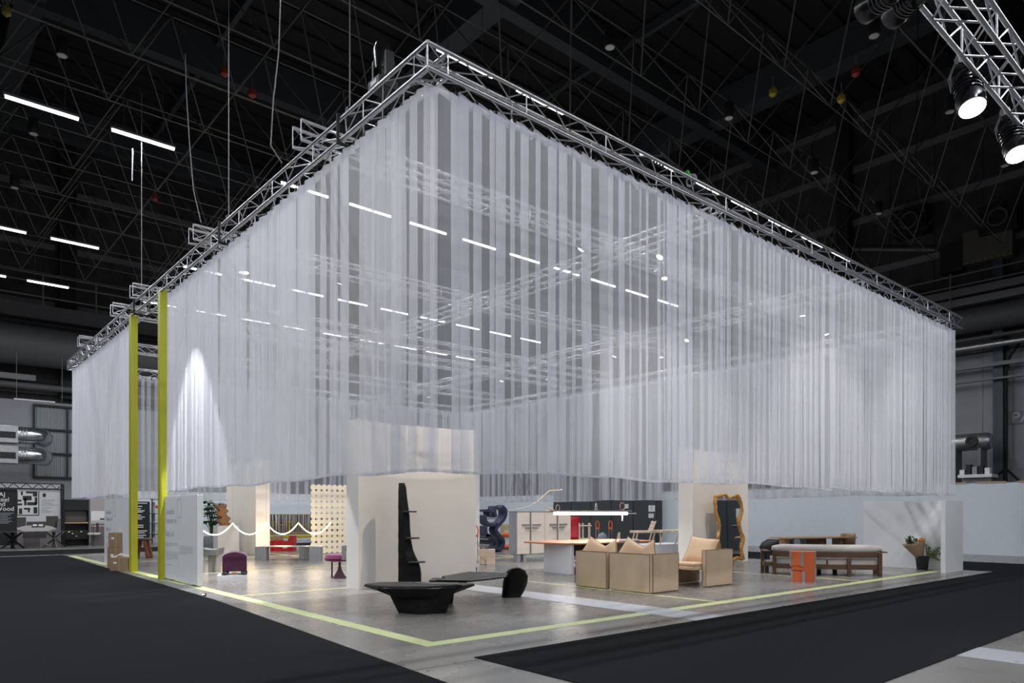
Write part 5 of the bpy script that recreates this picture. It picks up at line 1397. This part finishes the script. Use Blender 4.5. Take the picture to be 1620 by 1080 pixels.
# ---------------------------------------------------------------- rigging details
t = thing('moving_head', (.145, 1.25, TZ+.33), 0, 'black moving-head lamp standing on the left-hand truss near the corner', 'lamp')
pbox('base', -.14, .14, -.14, .14, 0, .12, M_black, t, bevel=.01)
for y in (-.16, .16): pbox('yoke_arm', -.06, .06, y-.025, y+.025, .12, .45, M_black, t, bevel=.01)
MB().lathe([(.12, -.16), (.13, .1), (.09, .2)], 18, (0, 0, .42)).build('head', M_gloss, t)
pbox('display', -.141, -.139, -.07, .07, .04, .09, M_alu2, t)
t = thing('cable_bundle', (4.9, .05, TZ+.30), 0, 'black cable bundle with a green connector lying on the right-hand truss', 'cable')
for k in range(7):
    MB().path([(-.9+.1*k, .1, .02), (-.4+.03*k, .02+.03*k, .16+.03*k), (.1, .05+.02*k, .12+.02*k), (.6, .12, .05), (1.1-.05*k, .15, .02)], .02, 6).build('cable', M_rubber, t)
MB().tube((.18, .0, .10), (.28, .0, .02), .035, 10).build('green_connector', mat('green_plug', (.05, .5, .08), .4), t)
MB().path([(.45+.01, .1+.09*cos(k*pi/6), .07+.09*sin(k*pi/6)) for k in range(12)], .02, 6, closed=True).build('strap', M_grey, t)
for y, lab in ((13.35, 'black hoist strap round the left-hand truss at the gate'), (6.95, 'black hoist strap round the left-hand truss halfway to the corner'), (2.15, 'black hoist strap round the left-hand truss near the corner')):
    t = thing('hoist_strap', (0.145, y, TZ+.15), 0, lab, 'strap')
    MB().path([(x, 0, z) for x, z in ((-.18, -.19), (.18, -.19), (.18, .19), (-.18, .19))], .03, 6, closed=True).build('sling', M_rubber, t)
    pbox('chain_motor', -.05, .05, -.05, .05, .20, .36, M_black, t, bevel=.02)
    MB().tube((0, 0, .36), (0, 0, zb-TZ-.15), .01, 4).build('chain', M_rail, t)
def hang(name, lab, pts, r, m, cat='cable'):
    t = thing(name, pts[0], 0, lab, cat); MB().path([Vector(p)-Vector(pts[0]) for p in pts], r, 5).build('line', m, t); return t
v_ = 8.4
hang('hanging_cable', 'thin pale cable curving down from the roof grid to the left-hand truss', [ptv(293, 85, v_), ptv(295, 150, v_), ptv(300, 230, v_), ptv(306, 300, v_), ptv(318, 352, v_)], .012, M_rail)
hang('hanging_cable', 'thin dark cable curving down from the roof grid near the lit tube at the top', [ptv(444, 0, 5), ptv(441, 80, 5), ptv(432, 160, 5), ptv(428, 230, 5), ptv(446, 258, 5)], .012, M_pipe)
hang('hanging_chain', 'straight pale chain hanging under the second light tube, left', [ptv(224, 223, 13), ptv(224, 452, 13)], .012, M_rail, 'chain')
hang('hanging_chain', 'short pale chain with a hook hanging under the second light tube, left', [ptv(210, 235, 13), ptv(209, 286, 13)], .016, M_alu2, 'chain')
hang('hanging_cable', 'long black cable looping down in front of the right wall', [ptv(1452, 15, 2), ptv(1451, 150, 2), ptv(1449, 270, 2), ptv(1456, 315, 2), ptv(1463, 333, 2), ptv(1455, 338, 2)], .014, M_black)
for px, py, c, lab in ((355, 113, (.30, .03, .02), 'small red hoist clamp on the grid, upper left of the pair near the roof beam'), (399, 147, (.35, .04, .02), 'small red hoist clamp hanging under the grid, right of the pair near the roof beam'), (245, 312, (.25, .03, .02), 'small red hook block above the left wall rails'), (1354, 113, (.30, .03, .03), 'small red and white bell by the right-hand grid pipes'), (1331, 155, (.45, .33, .02), 'small yellow hook block under the right-hand grid'), (1223, 145, (.30, .26, .02), 'small yellow clamp at the roof beam, right of the corner'), (10, 16, (.22, .18, .04), 'small yellow clamp at the top left edge')):
    p = G(px, py, 12.2); t = thing('hook_block', p, 0, lab, 'clamp')
    MB().lathe([(.02, -.14), (.09, -.08), (.10, .03), (.05, .10), (.015, .14)], 12).build('body', mat('block_%d' % px, c, .5), t)
    MB().tube((0, 0, .14), (0, 0, .4), .01, 5).build('hook', M_rail, t)
# loudspeaker column seen in the gate
t = thing('line_array', (3.0, 17.2, 5.0), .5, 'black hanging loudspeaker column seen high in the gate opening', 'loudspeaker')
for k in range(6): pbox('cabinet', -.35, .35, -.25+.04*k*k*.6, .2+.04*k*k*.6, -.26*k-.24, -.26*k, M_black, t, bevel=.02)
MB().tube((0, 0, 0), (0, 0, 2.0), .02, 6).build('hanger', M_rail, t)
